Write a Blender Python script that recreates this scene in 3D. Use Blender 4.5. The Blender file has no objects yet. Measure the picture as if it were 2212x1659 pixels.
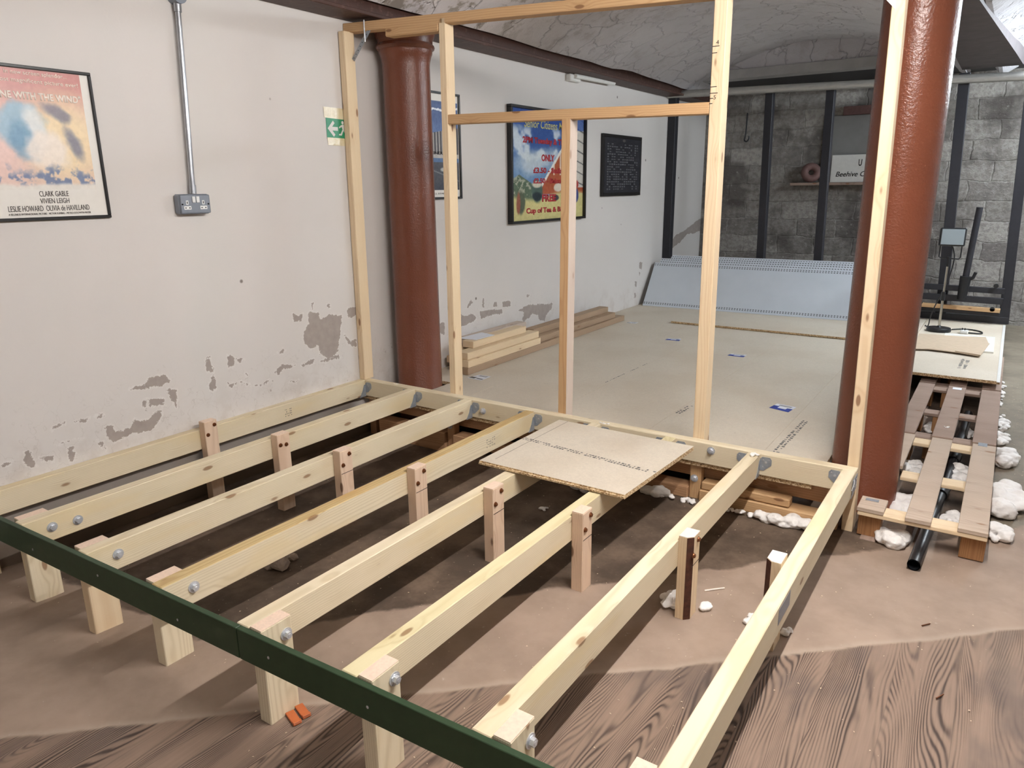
import bpy, bmesh, math, random
import numpy as np
from mathutils import Matrix, Vector, noise as mnoise
random.seed(7)
S = bpy.context.scene
COL = S.collection
PI = math.pi

# ------------------------------------------------------------------ helpers
def lin(c):
    def f(v):
        v /= 255.0
        return v/12.92 if v <= 0.04045 else ((v+0.055)/1.055)**2.4
    return (f(c[0]), f(c[1]), f(c[2]), 1.0)

MW = {}          # world matrices by object name

def link(o, M=None, parent=None):
    COL.objects.link(o)
    M = M or Matrix.Identity(4)
    if parent is not None:
        o.parent = parent
        o.matrix_parent_inverse = Matrix.Identity(4)
        o.matrix_basis = MW[parent.name].inverted() @ M
    else:
        o.matrix_basis = M
    MW[o.name] = M.copy()
    return o

def obj(name, bm, mats, M=None, parent=None, smooth=False):
    me = bpy.data.meshes.new(name)
    if isinstance(bm, bmesh.types.BMesh):
        bmesh.ops.recalc_face_normals(bm, faces=bm.faces)
        bm.to_mesh(me); bm.free()
    else:
        me = bm
    if not isinstance(mats, (list, tuple)): mats = [mats]
    for m in mats: me.materials.append(m)
    if smooth:
        for p in me.polygons: p.use_smooth = True
        me.set_sharp_from_angle(angle=math.radians(38))
    return link(bpy.data.objects.new(name, me), M, parent)

def tag(o, label, cat, group=None, kind=None):
    o['label'] = label; o['category'] = cat
    if group: o['group'] = group
    if kind: o['kind'] = kind
    return o

def thing(name, label, cat, loc=(0, 0, 0), group=None, M=None):
    o = bpy.data.objects.new(name, None)
    o.empty_display_size = 0.05
    link(o, M or Matrix.Translation(loc))
    return tag(o, label, cat, group)

def struct(name, bm, mats, M=None, smooth=False, parent=None):
    o = obj(name, bm, mats, M, parent, smooth)
    o['kind'] = 'structure'
    return o

def box(bm, x0, x1, y0, y1, z0, z1, bev=0.0, mi=0):
    vs = [bm.verts.new(v) for v in ((x0,y0,z0),(x1,y0,z0),(x1,y1,z0),(x0,y1,z0),(x0,y0,z1),(x1,y0,z1),(x1,y1,z1),(x0,y1,z1))]
    fs = [bm.faces.new([vs[i] for i in q]) for q in ((3,2,1,0),(4,5,6,7),(0,1,5,4),(1,2,6,5),(2,3,7,6),(3,0,4,7))]
    for f in fs: f.material_index = mi
    if bev > 0:
        es = {e for f in fs for e in f.edges}
        r = bmesh.ops.bevel(bm, geom=list(es), offset=bev, segments=1, profile=0.5, affect='EDGES')
        for f in r['faces']: f.material_index = mi
    return bm

def bbox(x0, x1, y0, y1, z0, z1, bev=0.0):
    return box(bmesh.new(), x0, x1, y0, y1, z0, z1, bev)

def frame(a, b, up=(0, 0, 1)):
    a, b, up = Vector(a), Vector(b), Vector(up)
    x = (b-a).normalized(); y = up.cross(x).normalized(); z = x.cross(y)
    M = Matrix((x, y, z)).transposed().to_4x4(); M.translation = a
    return M, (b-a).length

def lumber(name, a, b, w, h, mat, up=(0, 0, 1), parent=None, bev=0.0025):
    """straight piece of timber, local X along its length, section w (across) by h (along up)"""
    M, L = frame(a, b, up)
    return obj(name, bbox(0, L, -w/2, w/2, -h/2, h/2, bev), mat, M, parent)

def cyl(bm, a, b, r, seg=16, r2=None, cap=True):
    a, b = Vector(a), Vector(b); d = (b-a).normalized()
    t = Vector((0,0,1)) if abs(d.z) < 0.9 else Vector((1,0,0))
    u = d.cross(t).normalized(); v = d.cross(u)
    r2 = r if r2 is None else r2
    A = [bm.verts.new(a + (u*math.cos(2*PI*i/seg)+v*math.sin(2*PI*i/seg))*r) for i in range(seg)]
    B = [bm.verts.new(b + (u*math.cos(2*PI*i/seg)+v*math.sin(2*PI*i/seg))*r2) for i in range(seg)]
    for i in range(seg):
        bm.faces.new((A[i], A[(i+1)%seg], B[(i+1)%seg], B[i]))
    if cap:
        bm.faces.new(A[::-1]); bm.faces.new(B)
    return bm

def tube(bm, pts, r, seg=10, cap=True):
    pts = [Vector(p) for p in pts]; rings = []
    prev = None
    for i, p in enumerate(pts):
        d = (pts[min(i+1, len(pts)-1)] - pts[max(i-1, 0)]).normalized()
        if prev is None:
            t = Vector((0,0,1)) if abs(d.z) < 0.9 else Vector((1,0,0))
            u = d.cross(t).normalized()
        else:
            u = (prev - d*prev.dot(d)).normalized()
        prev = u; v = d.cross(u)
        rr = r[i] if isinstance(r, (list, tuple)) else r
        rings.append([bm.verts.new(p+(u*math.cos(2*PI*k/seg)+v*math.sin(2*PI*k/seg))*rr) for k in range(seg)])
    for A, B in zip(rings, rings[1:]):
        for k in range(seg): bm.faces.new((A[k], A[(k+1)%seg], B[(k+1)%seg], B[k]))
    if cap:
        bm.faces.new(rings[0][::-1]); bm.faces.new(rings[-1])
    return bm

def smooth_path(pts, n=6):
    pts = [Vector(p) for p in pts]; out = []
    for i in range(len(pts)-1):
        p0, p1, p2, p3 = pts[max(i-1,0)], pts[i], pts[i+1], pts[min(i+2,len(pts)-1)]
        for k in range(n):
            t = k/n
            out.append(0.5*((2*p1)+(p2-p0)*t+(2*p0-5*p1+4*p2-p3)*t*t+(3*p1-p0-3*p2+p3)*t**3))
    out.append(pts[-1]); return out

def lathe(bm, prof, seg=48, c=(0, 0)):
    rings = [[bm.verts.new((c[0]+r*math.cos(2*PI*k/seg), c[1]+r*math.sin(2*PI*k/seg), z)) for k in range(seg)] for r, z in prof]
    for A, B in zip(rings, rings[1:]):
        for k in range(seg): bm.faces.new((A[k], A[(k+1)%seg], B[(k+1)%seg], B[k]))
    bm.faces.new(rings[0][::-1]); bm.faces.new(rings[-1])
    return bm

def prism(bm, pts, z0, z1, mi=0):
    A = [bm.verts.new((p[0], p[1], z0)) for p in pts]; B = [bm.verts.new((p[0], p[1], z1)) for p in pts]
    n = len(pts); fs = [bm.faces.new(A[::-1]), bm.faces.new(B)]
    for i in range(n): fs.append(bm.faces.new((A[i], A[(i+1)%n], B[(i+1)%n], B[i])))
    for f in fs: f.material_index = mi
    return bm

# basis for things fixed flat on the left wall: local X -> +Y world, local Y -> +Z world, local Z -> +X world
WALL_B = Matrix(((0,0,1,0),(1,0,0,0),(0,1,0,0),(0,0,0,1)))
def onwall(x, y, z): return Matrix.Translation((x, y, z)) @ WALL_B

def text(name, body, x0, x1, y0, y1, mat, M, parent, shear=0.0, bold=0.0, th=0.0012):
    """lettering fitted into the local rectangle x0..x1, y0..y1"""
    cu = bpy.data.curves.new(name, 'FONT'); cu.body = body; cu.shear = shear
    cu.offset = bold; cu.resolution_u = 3
    t = bpy.data.objects.new(name, cu); COL.objects.link(t)
    dg = bpy.context.evaluated_depsgraph_get()
    me = bpy.data.meshes.new_from_object(t.evaluated_get(dg), depsgraph=dg)
    bpy.data.objects.remove(t); bpy.data.curves.remove(cu)
    n = len(me.vertices); co = np.empty(n*3); me.vertices.foreach_get('co', co); co = co.reshape(-1, 3)
    lo, hi = co.min(0), co.max(0)
    co[:,0] = x0+(co[:,0]-lo[0])/(hi[0]-lo[0])*(x1-x0)
    co[:,1] = y0+(co[:,1]-lo[1])/(hi[1]-lo[1])*(y1-y0)
    co[:,2] = 0
    me.vertices.foreach_set('co', co.ravel()); me.materials.clear()
    bm = bmesh.new(); bm.from_mesh(me)
    r = bmesh.ops.extrude_face_region(bm, geom=bm.faces[:])
    for v in r['geom']:
        if isinstance(v, bmesh.types.BMVert): v.co.z += th
    me2 = bpy.data.meshes.new(name); bmesh.ops.recalc_face_normals(bm, faces=bm.faces); bm.to_mesh(me2); bm.free()
    me2.materials.append(mat)
    return link(bpy.data.objects.new(name, me2), M, parent)

# ------------------------------------------------------------------ 2-D value noise (numpy)
_rs = np.random.RandomState(3); _T = _rs.rand(256, 256)
def vnoise(x, y, sc, oct=4):
    x = np.asarray(x, float)*sc; y = np.asarray(y, float)*sc; out = 0; amp = 1; tot = 0
    for _ in range(oct):
        xi = np.floor(x).astype(int); yi = np.floor(y).astype(int); fx = x-xi; fy = y-yi
        fx = fx*fx*(3-2*fx); fy = fy*fy*(3-2*fy)
        a = _T[xi%256, yi%256]; b = _T[(xi+1)%256, yi%256]; c = _T[xi%256, (yi+1)%256]; d = _T[(xi+1)%256, (yi+1)%256]
        out = out+amp*((a*(1-fx)+b*fx)*(1-fy)+(c*(1-fx)+d*fx)*fy); tot += amp; amp *= .5; x = x*2.03+17.1; y = y*2.03+5.7
    return out/tot
def sst(a, b, x):
    t = np.clip((x-a)/(b-a), 0, 1); return t*t*(3-2*t)

# ------------------------------------------------------------------ materials
class G:
    def __init__(s, name, rough=0.6, metal=0.0, spec=0.5):
        s.m = bpy.data.materials.new(name); s.m.use_nodes = True
        s.t = s.m.node_tree; s.N = s.t.nodes; s.L = s.t.links
        s.b = s.N['Principled BSDF']
        s.b.inputs['Roughness'].default_value = rough; s.b.inputs['Metallic'].default_value = metal
        s.b.inputs['Specular IOR Level'].default_value = spec
    def put(s, sock, v):
        if isinstance(v, bpy.types.NodeSocket): s.L.new(v, sock)
        else: sock.default_value = v
    def math(s, op, a, b=0.0, c=0.0, clamp=False):
        n = s.N.new('ShaderNodeMath'); n.operation = op; n.use_clamp = clamp
        s.put(n.inputs[0], a); s.put(n.inputs[1], b); s.put(n.inputs[2], c); return n.outputs[0]
    def vec(s, op, a, b=(0,0,0), scale=None):
        n = s.N.new('ShaderNodeVectorMath'); n.operation = op
        s.put(n.inputs[0], a); s.put(n.inputs[1], b)
        if scale is not None: s.put(n.inputs[3], scale)
        return n.outputs['Value'] if op in ('LENGTH','DOT_PRODUCT','DISTANCE') else n.outputs[0]
    def comb(s, x, y, z):
        n = s.N.new('ShaderNodeCombineXYZ'); s.put(n.inputs[0], x); s.put(n.inputs[1], y); s.put(n.inputs[2], z); return n.outputs[0]
    def sep(s, v):
        n = s.N.new('ShaderNodeSeparateXYZ'); s.put(n.inputs[0], v); return n.outputs
    def coord(s, k='Object'): return s.N.new('ShaderNodeTexCoord').outputs[k]
    def pos(s): return s.N.new('ShaderNodeNewGeometry').outputs['Position']
    def rand(s): return s.N.new('ShaderNodeObjectInfo').outputs['Random']
    def noise(s, v, sc, det=3, rough=.5, dist=0.0, out=0):
        n = s.N.new('ShaderNodeTexNoise'); s.put(n.inputs['Vector'], v); n.inputs['Scale'].default_value = sc
        n.inputs['Detail'].default_value = det; n.inputs['Roughness'].default_value = rough; n.inputs['Distortion'].default_value = dist
        return n.outputs[out]
    def voro(s, v, sc, feat='F1', out='Distance', rnd=1.0):
        n = s.N.new('ShaderNodeTexVoronoi'); n.feature = feat; s.put(n.inputs['Vector'], v)
        n.inputs['Scale'].default_value = sc; n.inputs['Randomness'].default_value = rnd; return n.outputs[out]
    def ramp(s, f, st, interp='LINEAR'):
        n = s.N.new('ShaderNodeValToRGB'); s.put(n.inputs[0], f); e = n.color_ramp.elements; n.color_ramp.interpolation = interp
        for i, (p, c) in enumerate(st):
            if i >= 2: e.new(p)
            e[i].position = p
        for i, (p, c) in enumerate(st): e[i].color = c if len(c) == 4 else lin(c)
        return n.outputs[0]
    def sstep(s, a, b, x):
        n = s.N.new('ShaderNodeMapRange'); n.interpolation_type = 'SMOOTHSTEP'
        s.put(n.inputs[0], x); s.put(n.inputs[1], a); s.put(n.inputs[2], b); return n.outputs[0]
    def mix(s, f, a, b, mode='MIX'):
        n = s.N.new('ShaderNodeMix'); n.data_type = 'RGBA'; n.blend_type = mode
        s.put(n.inputs[0], f)
        for k, v in ((6, a), (7, b)):
            if isinstance(v, tuple) and len(v) == 3: v = lin(v)
            s.put(n.inputs[k], v)
        return n.outputs[2]
    def color(s, c):
        if isinstance(c, tuple) and len(c) == 3: c = lin(c)
        s.put(s.b.inputs['Base Color'], c); return s
    def bump(s, h, st=.3, d=.01):
        n = s.N.new('ShaderNodeBump'); n.inputs['Strength'].default_value = st; n.inputs['Distance'].default_value = d
        s.put(n.inputs['Height'], h); s.L.new(n.outputs[0], s.b.inputs['Normal']); return s
    def rough(s, v): s.put(s.b.inputs['Roughness'], v); return s
    def attr(s, name, out='Fac'):
        n = s.N.new('ShaderNodeAttribute'); n.attribute_name = name; return n.outputs[out]

def plain(name, c, rough=.5, metal=0.0, spec=.5, nz=0.12, sc=40, bump=0.0):
    g = G(name, rough, metal, spec); v = g.coord('Object')
    n = g.noise(v, sc, 3)
    d = tuple(max(0, x*(1-nz)) for x in c); e = tuple(min(255, x*(1+nz)) for x in c)
    g.color(g.mix(n, d, e))
    if bump: g.bump(n, bump, .004)
    return g.m

def wood(name, light, dark, knot=(130, 86, 50), ring=.5, spacing=.007, knots=.75, rough=.62, tint=None, bumpy=.15, blotch=.25, fine=.3):
    """sawn softwood: growth rings around an axis beside the piece, fine streaks along X, scattered knots"""
    g = G(name, rough, 0, .3)
    o = g.coord('Object'); r = g.rand()
    off = g.comb(g.math('MULTIPLY', r, 37.0), g.math('MULTIPLY', r, 11.3), g.math('MULTIPLY', r, 7.7))
    p = g.sep(o); q = g.vec('ADD', o, off); Q = g.sep(q)
    warp = g.noise(g.comb(g.math('MULTIPLY', Q[0], 1.4), g.math('MULTIPLY', Q[1], 5.0), g.math('MULTIPLY', Q[2], 5.0)), 1.0, 2)
    oy = g.math('ADD', g.math('MULTIPLY', g.math('FRACT', g.math('MULTIPLY', r, 13.7)), .1), -.05)
    oz = g.math('ADD', g.math('MULTIPLY', g.math('FRACT', g.math('MULTIPLY', r, 29.3)), .12), .03)
    rad = g.vec('LENGTH', g.comb(0.0, g.math('ADD', p[1], oy), g.math('ADD', p[2], oz)))
    # knots
    kv = g.comb(g.math('MULTIPLY', Q[0], 4.6), g.math('MULTIPLY', Q[1], 13.0), g.math('MULTIPLY', Q[2], 13.0))
    kd = g.voro(kv, 1.0)
    kn = g.math('SUBTRACT', 1.0, g.sstep(.085, .14, kd)); kh = g.math('SUBTRACT', 1.0, g.sstep(.1, .42, kd))
    ph = g.math('ADD', g.math('MULTIPLY', rad, 2*PI/spacing), g.math('ADD', g.math('MULTIPLY', warp, 26.0), g.math('MULTIPLY', kh, 7.0)))
    w = g.math('ADD', g.math('MULTIPLY', g.math('SINE', ph), .5), .5)
    w = g.math('POWER', w, 2.2)
    st = g.noise(g.comb(g.math('MULTIPLY', Q[0], 3.0), g.math('MULTIPLY', Q[1], 240.0), g.math('MULTIPLY', Q[2], 240.0)), 1.0, 2)
    bl = g.noise(g.comb(g.math('MULTIPLY', Q[0], 2.0), g.math('MULTIPLY', Q[1], 9.0), g.math('MULTIPLY', Q[2], 9.0)), 1.0, 3)
    f = g.math('ADD', g.math('MULTIPLY', w, ring), g.math('ADD', g.math('MULTIPLY', g.math('SUBTRACT', st, .5), fine), g.math('MULTIPLY', g.math('SUBTRACT', bl, .45), blotch*2)), clamp=True)
    c = g.mix(f, light, dark)
    if tint: c = g.mix(g.sstep(.52, .7, bl), c, tint)
    c = g.mix(g.math('MULTIPLY', kh, .3*knots), c, dark)
    c = g.mix(g.math('MULTIPLY', kn, knots), c, knot)
    g.color(c)
    g.bump(g.math('ADD', st, g.math('MULTIPLY', w, .4)), bumpy, .002)
    return g.m

M = {}
M['joist']   = wood('treated_pine', (227,213,184), (197,178,142), ring=.45, tint=(222,204,166))
M['joist2']  = wood('treated_pine_amber', (206,182,132), (170,134,86), ring=.5, tint=(192,158,104))
M['stud']    = wood('planed_pine', (228,206,172), (204,170,128), ring=.35, spacing=.009, knot=(120,66,34), knots=.75)
M['studo']   = wood('orange_pine', (200,164,122), (172,130,88), ring=.45, spacing=.009, knot=(100,60,34), knots=.7)
M['studg']   = wood('weathered_pine', (206,190,176), (168,146,130), ring=.4, spacing=.008, knots=.5)
M['joist3']  = wood('treated_pine_yellow', (222,210,170), (196,178,130), ring=.42, tint=(212,196,146))
M['post']    = wood('planed_redwood', (224,197,171), (196,162,133), ring=.4, knot=(92,54,34), knots=.8)
M['brown']   = wood('old_brown_timber', (176,150,124), (132,108,86), ring=.5, knots=.5)
M['bearer']  = wood('bearer_pine', (178,140,106), (144,102,70), ring=.4, spacing=.01, knots=.5)
M['pallet']  = wood('pallet_board', (192,174,156), (154,134,116), ring=.35, spacing=.012, rough=.8, blotch=.35)
M['pallet2'] = wood('old_pallet_board', (160,138,124), (120,100,88), ring=.35, spacing=.012, rough=.85, blotch=.4)
M['palblk']  = wood('pallet_block', (164,120,80), (118,80,52), ring=.4, spacing=.006, rough=.8)
M['endgrain'] = plain('sawn_end_grain', (230,204,182), .75, nz=.08, sc=120)
M['zinc']   = plain('galvanised_steel', (150,156,163), .4, .3, nz=.14, sc=60)
M['bolt']   = plain('zinc_bolt', (214,217,222), .2, .5, nz=.08, sc=200)
M['lintel'] = plain('grey_lintel_paint', (176,176,176), .7, nz=.1, sc=8, bump=.2)
M['conduit'] = plain('conduit_zinc', (178,180,184), .3, .85, nz=.1, sc=30)
M['beam2']  = plain('grey_beam_paint', (92,84,86), .6, nz=.2, sc=9, bump=.3)
M['screw']  = plain('coppery_screw', (132,84,54), .35, .8, nz=.15, sc=200)
M['hole']   = plain('dark_recess', (22,20,20), .9, nz=0)
M['pencil'] = plain('pencil_line', (58,48,42), .8, nz=0)
M['black']  = plain('matt_black_paint', (36,36,42), .5, nz=.15, sc=30)
M['blackp'] = plain('black_plastic', (30,31,34), .35, nz=.2, sc=30)
M['frameb'] = plain('black_picture_frame', (26,24,24), .35, nz=.1)
M['white']  = plain('white_paint', (215,213,208), .5, nz=.04)
M['paper']  = plain('white_paper', (224,226,232), .7, nz=.03)
M['cream']  = plain('cream_paper', (226,222,214), .45, nz=.02)
M['ink']    = plain('dark_ink', (70,64,60), .6, nz=.05)
M['offwhite'] = plain('faded_white_ink', (238,226,214), .6, nz=.03)
M['redink'] = plain('red_ink', (176,40,50), .5, nz=.06)
M['yelink'] = plain('yellow_ink', (214,206,128), .5, nz=.06)
M['blueink'] = plain('blue_ink', (52,68,150), .5, nz=.1)
M['greyink'] = plain('grey_ink', (96,92,88), .7, nz=.1)
M['socket'] = plain('grey_metal_box', (132,137,146), .42, .3, nz=.05)
M['switch'] = plain('white_plastic', (228,228,226), .35, nz=.02)
M['orange'] = plain('orange_plastic', (184,98,52), .45, nz=.06)
M['card']   = plain('brown_cardboard', (190,170,146), .85, nz=.06, sc=25)
M['rock']   = plain('grey_rubble', (172,160,150), .95, nz=.25, sc=30, bump=.6)
M['flakes'] = plain('wood_shavings', (206,186,160), .85, nz=.15)
M['chrome'] = plain('chrome', (190,186,176), .22, .9, nz=.05)
M['green']  = None
M['tile']   = plain('terracotta_brown', (104,76,72), .7, nz=.15, sc=40)
M['bark']   = plain('bark_edge', (74,42,28), .85, nz=.4, sc=60, bump=.5)

def mk():
    # chipboard: speckled flakes
    g = G('chipboard', .62, 0, .3); o = g.pos()
    v = g.voro(g.vec('MULTIPLY', o, (1, 1, 1)), 170, out='Color'); vv = g.sep(v)[0]
    n = g.noise(o, 2.2, 4); n2 = g.noise(o, 40, 3); sp = g.sstep(.66, .74, g.noise(o, 9, 5, .7))
    c = g.mix(g.math('ADD', g.math('MULTIPLY', vv, .35), g.math('MULTIPLY', n2, .4)), (198,188,172), (222,211,192))
    c = g.mix(g.math('MULTIPLY', g.sstep(.4, .7, n), .35), c, (188,172,150))
    c = g.mix(g.math('MULTIPLY', sp, .35), c, (132,116,96))
    g.color(c).bump(vv, .08, .001); M['chip'] = g.m
    g = G('chipboard_edge', .85, 0, .2); o = g.pos()
    v = g.sep(g.voro(o, 190, out='Color'))[0]
    g.color(g.ramp(v, [(0, (128,100,70)), (.3, (186,154,114)), (.7, (214,188,148)), (1, (232,212,178))])).bump(v, .5, .003); M['chipe'] = g.m
    # green gloss board
    g = G('dark_green_paint', .5, 0, .4); o = g.coord('Object')
    n = g.noise(o, 30, 4); sc = g.sstep(.74, .77, g.noise(g.vec('MULTIPLY', o, (14, 60, 60)), 1.0, 3, .6))
    g.color(g.mix(g.math('MULTIPLY', sc, .5), g.mix(n, (38,58,36), (50,72,46)), (150,150,130))).bump(n, .1, .002); M['green'] = g.m
    # cast iron column paint
    g = G('red_brown_gloss_paint', .27, 0, .55); o = g.pos()
    n = g.noise(o, 95, 3, .6); m = g.noise(o, 3, 3); ch = g.noise(g.vec('MULTIPLY', o, (30, 30, 6)), 1.0, 4, .65)
    g.color(g.mix(m, (106,60,42), (124,69,47))).bump(g.math('ADD', g.math('MULTIPLY', n, .55), g.math('MULTIPLY', g.sstep(.66, .8, ch), .6)), .6, .007); M['column'] = g.m
    # steel beam paint
    g = G('beam_paint', .55, 0, .4); o = g.pos()
    n = g.noise(o, 12, 5, .7); w = g.sstep(.55, .75, g.noise(o, 22, 4, .7))
    g.color(g.mix(g.math('MULTIPLY', w, .45), g.mix(n, (58,40,34), (84,54,44)), (142,110,98))).bump(n, .6, .01); M['beam'] = g.m
    # left wall
    g = G('painted_plaster', .75, 0, .25); o = g.pos(); P = g.sep(o)
    n = g.noise(o, 1.1, 3); f = g.noise(o, 90, 3, .6)
    pe = g.attr('peel'); rag = g.noise(o, 55, 5, .7); rag2 = g.noise(o, 11, 4, .6)
    lev = g.math('ADD', pe, g.math('ADD', g.math('MULTIPLY', g.math('SUBTRACT', rag, .5), 1.0), g.math('MULTIPLY', g.math('SUBTRACT', rag2, .5), .55)))
    mask = g.sstep(.48, .52, lev); edge = g.math('SUBTRACT', g.sstep(.3, .48, lev), mask)
    base = g.mix(n, (208,202,197), (216,211,206))
    grime = g.math('MULTIPLY', g.math('SUBTRACT', 1.0, g.sstep(-.1, .28, P[2])), g.sstep(.45, .65, g.noise(o, 7, 5, .65)))
    base = g.mix(g.math('MULTIPLY', grime, .35), base, (176,162,150))
    # small nicks and rawlplug holes
    vo = g.voro(g.comb(0.0, P[1], P[2]), 3.3); nick = g.math('SUBTRACT', 1.0, g.sstep(.03, .05, vo))
    base = g.mix(g.math('MULTIPLY', nick, .8), base, (90,74,64))
    zone = g.math('MULTIPLY', g.math('SUBTRACT', 1.0, g.sstep(.12, .42, P[2])), g.math('SUBTRACT', 1.0, g.sstep(2.6, 3.4, P[1])))
    fl = g.math('MULTIPLY', zone, g.sstep(.655, .675, g.math('ADD', g.math('MULTIPLY', g.noise(o, 34, 4, .6), .6), g.math('MULTIPLY', g.noise(o, 5, 2), .4))))
    base = g.mix(g.math('MULTIPLY', fl, .8), base, (164,152,144))
    crk = g.math('MULTIPLY', zone, g.math('SUBTRACT', 1.0, g.sstep(0.0, .008, g.math('ABSOLUTE', g.math('SUBTRACT', g.noise(o, 9, 3, .55), .53)))))
    base = g.mix(g.math('MULTIPLY', crk, .3), base, (168,158,150))
    base = g.mix(g.math('MULTIPLY', edge, .5), base, (232,228,224))
    bare = g.mix(g.noise(o, 25, 4), (150,139,132), (176,165,157))
    low = g.math('SUBTRACT', 1.0, g.sstep(-.105, -.085, P[2]))  # unpainted plaster strip, greyed with the shade below the wall joist
    under_shade = g.math('SUBTRACT', 1.0, g.sstep(-.22, -.12, g.math('ADD', P[2], g.math('MULTIPLY', rag2, .1))))  # shade at the wall foot, painted in as a darker tone
    c = g.mix(mask, base, bare)
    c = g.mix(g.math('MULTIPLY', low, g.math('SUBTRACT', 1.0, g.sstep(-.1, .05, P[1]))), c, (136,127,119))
    c = g.mix(under_shade, c, (104,92,80))
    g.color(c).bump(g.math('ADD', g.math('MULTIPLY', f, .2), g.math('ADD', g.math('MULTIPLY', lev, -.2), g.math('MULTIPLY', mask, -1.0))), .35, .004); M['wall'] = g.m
    # floor: bare old boards in front, dusty lino band, dark dirty floor behind
    g = G('worn_floor', .7, 0, .3); o = g.pos(); P = g.sep(o)
    e = g.math('MULTIPLY', g.math('SUBTRACT', g.noise(o, 5, 5, .6), .5), .07)
    d1 = g.math('ADD', e, g.math('SUBTRACT', P[1], g.math('ADD', g.math('MULTIPLY', P[0], .9115), -3.555)))
    e2 = g.math('MULTIPLY', g.math('SUBTRACT', g.noise(o, 3.3, 5, .6), .5), .22)
    d2 = g.math('ADD', e2, g.math('MINIMUM', g.math('ADD', P[1], 1.93), g.math('SUBTRACT', P[1], g.math('ADD', g.math('MULTIPLY', P[0], 1.06), -3.19))))
    # boards
    px = g.math('MULTIPLY', P[0], 1/.165); pf = g.math('FRACT', px); pid = g.math('FLOOR', px)
    cv = g.comb(g.math('ADD', g.math('MULTIPLY', P[0], 7.0), g.math('MULTIPLY', pid, 5.3)), g.math('ADD', g.math('MULTIPLY', P[1], .75), g.math('MULTIPLY', pid, 2.1)), 0.0)
    h = g.noise(cv, 1.0, 1.5, .4, .12)
    wob = g.noise(g.comb(g.math('MULTIPLY', P[0], 9.0), g.math('MULTIPLY', P[1], 5.0), 1.0), 1.0, 2)
    ring = g.math('ADD', g.math('MULTIPLY', g.math('SINE', g.math('ADD', g.math('MULTIPLY', wob, 4.0), g.math('ADD', g.math('MULTIPLY', h, 250.0), g.math('MULTIPLY', P[0], g.math('ADD', 380.0, g.math('MULTIPLY', g.math('FRACT', g.math('MULTIPLY', pid, .377)), 560.0)))))), .5), .5)
    ring = g.math('MULTIPLY', g.math('POWER', ring, 2.0), g.sstep(.36, .66, g.noise(g.comb(g.math('MULTIPLY', P[0], 13.0), g.math('MULTIPLY', P[1], 1.5), 7.0), 1.0, 3)))
    stain = g.noise(g.comb(g.math('MULTIPLY', P[0], 4.5), g.math('MULTIPLY', P[1], 2.0), 3.0), 1.0, 4)
    grain = g.noise(g.comb(g.math('MULTIPLY', P[0], 160.0), g.math('MULTIPLY', P[1], 5.0), 0.0), 1.0, 3)
    dust = g.noise(o, 1.9, 4, .6)
    bd = g.mix(g.math('ADD', g.math('MULTIPLY', ring, 1.0), g.math('MULTIPLY', grain, .42)), (150,127,110), (70,57,50))
    bd = g.mix(g.math('MULTIPLY', g.sstep(.5, .68, stain), .6), bd, (88,78,74))
    bd = g.mix(g.math('MULTIPLY', g.sstep(.42, .72, dust), .35), bd, (152,132,114))
    seam = g.math('SUBTRACT', 1.0, g.sstep(0.0, .02, pf)); bd = g.mix(g.math('MULTIPLY', seam, .55), bd, (92,78,68))
    # lino band
    ln = g.noise(o, 6, 5, .6); li = g.mix(g.sstep(.3, .7, ln), (144,125,110), (160,140,124))
    sp = g.sstep(.69, .74, g.noise(o, 42, 4, .6)); li = g.mix(g.math('MULTIPLY', sp, .5), li, (190,176,162))
    rim = g.math('SUBTRACT', 1.0, g.sstep(0.0, .045, g.math('ABSOLUTE', d1))); li = g.mix(g.math('MULTIPLY', rim, .4), li, (180,165,148))
    # dark floor
    dn = g.noise(o, 4, 6, .68); dk = g.mix(g.sstep(.35, .7, dn), (76,64,54), (116,98,83))
    dk = g.mix(g.math('MULTIPLY', g.sstep(.66, .72, g.noise(o, 34, 5, .65)), .5), dk, (160,144,126))
    far = g.mix(g.sstep(.3, .7, dn), (118,108,94), (138,128,112))
    dk = g.mix(g.sstep(3.3, 3.5, g.math('ADD', P[0], g.math('MULTIPLY', dn, .2))), dk, far)
    c = g.mix(g.sstep(-.012, .012, d1), bd, li)
    c = g.mix(g.sstep(-.015, .02, d2), c, dk)
    g.color(c)
    hb = g.math('MULTIPLY', g.math('SUBTRACT', 1.0, g.sstep(-.01, .01, d1)), g.math('MULTIPLY', ring, -.8))
    g.bump(g.math('ADD', hb, g.math('ADD', g.math('MULTIPLY', dn, .5), g.math('MULTIPLY', g.sstep(-.012, .012, d1), 1.0))), .35, .006); M['floor'] = g.m
    # ceiling plaster
    g = G('limewashed_vault', .9, 0, .15); o = g.pos()
    n = g.noise(o, 2.2, 5, .6); k = g.noise(g.vec('MULTIPLY', o, (6, 6, 6)), 1.0, 6, .7)
    cr = g.math('SUBTRACT', 1.0, g.sstep(.0, .03, g.voro(g.vec('ADD', o, g.vec('SCALE', g.noise(o, 5, 4, out=1), scale=.35)), 3.2, 'DISTANCE_TO_EDGE')))
    fy = g.sstep(1.2, 3.4, g.math('ADD', g.sep(o)[1], g.math('MULTIPLY', n, .8))); c = g.mix(n, g.mix(fy, (140,130,120), (196,195,200)), g.mix(fy, (186,177,168), (218,217,221))); c = g.mix(g.math('MULTIPLY', g.math('MULTIPLY', g.sstep(.52, .66, k), .5), g.math('SUBTRACT', 1.0, g.math('MULTIPLY', fy, .7))), c, (118,102,90))  # far vault painted paler and bluer, partly to carry lens haze
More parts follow.
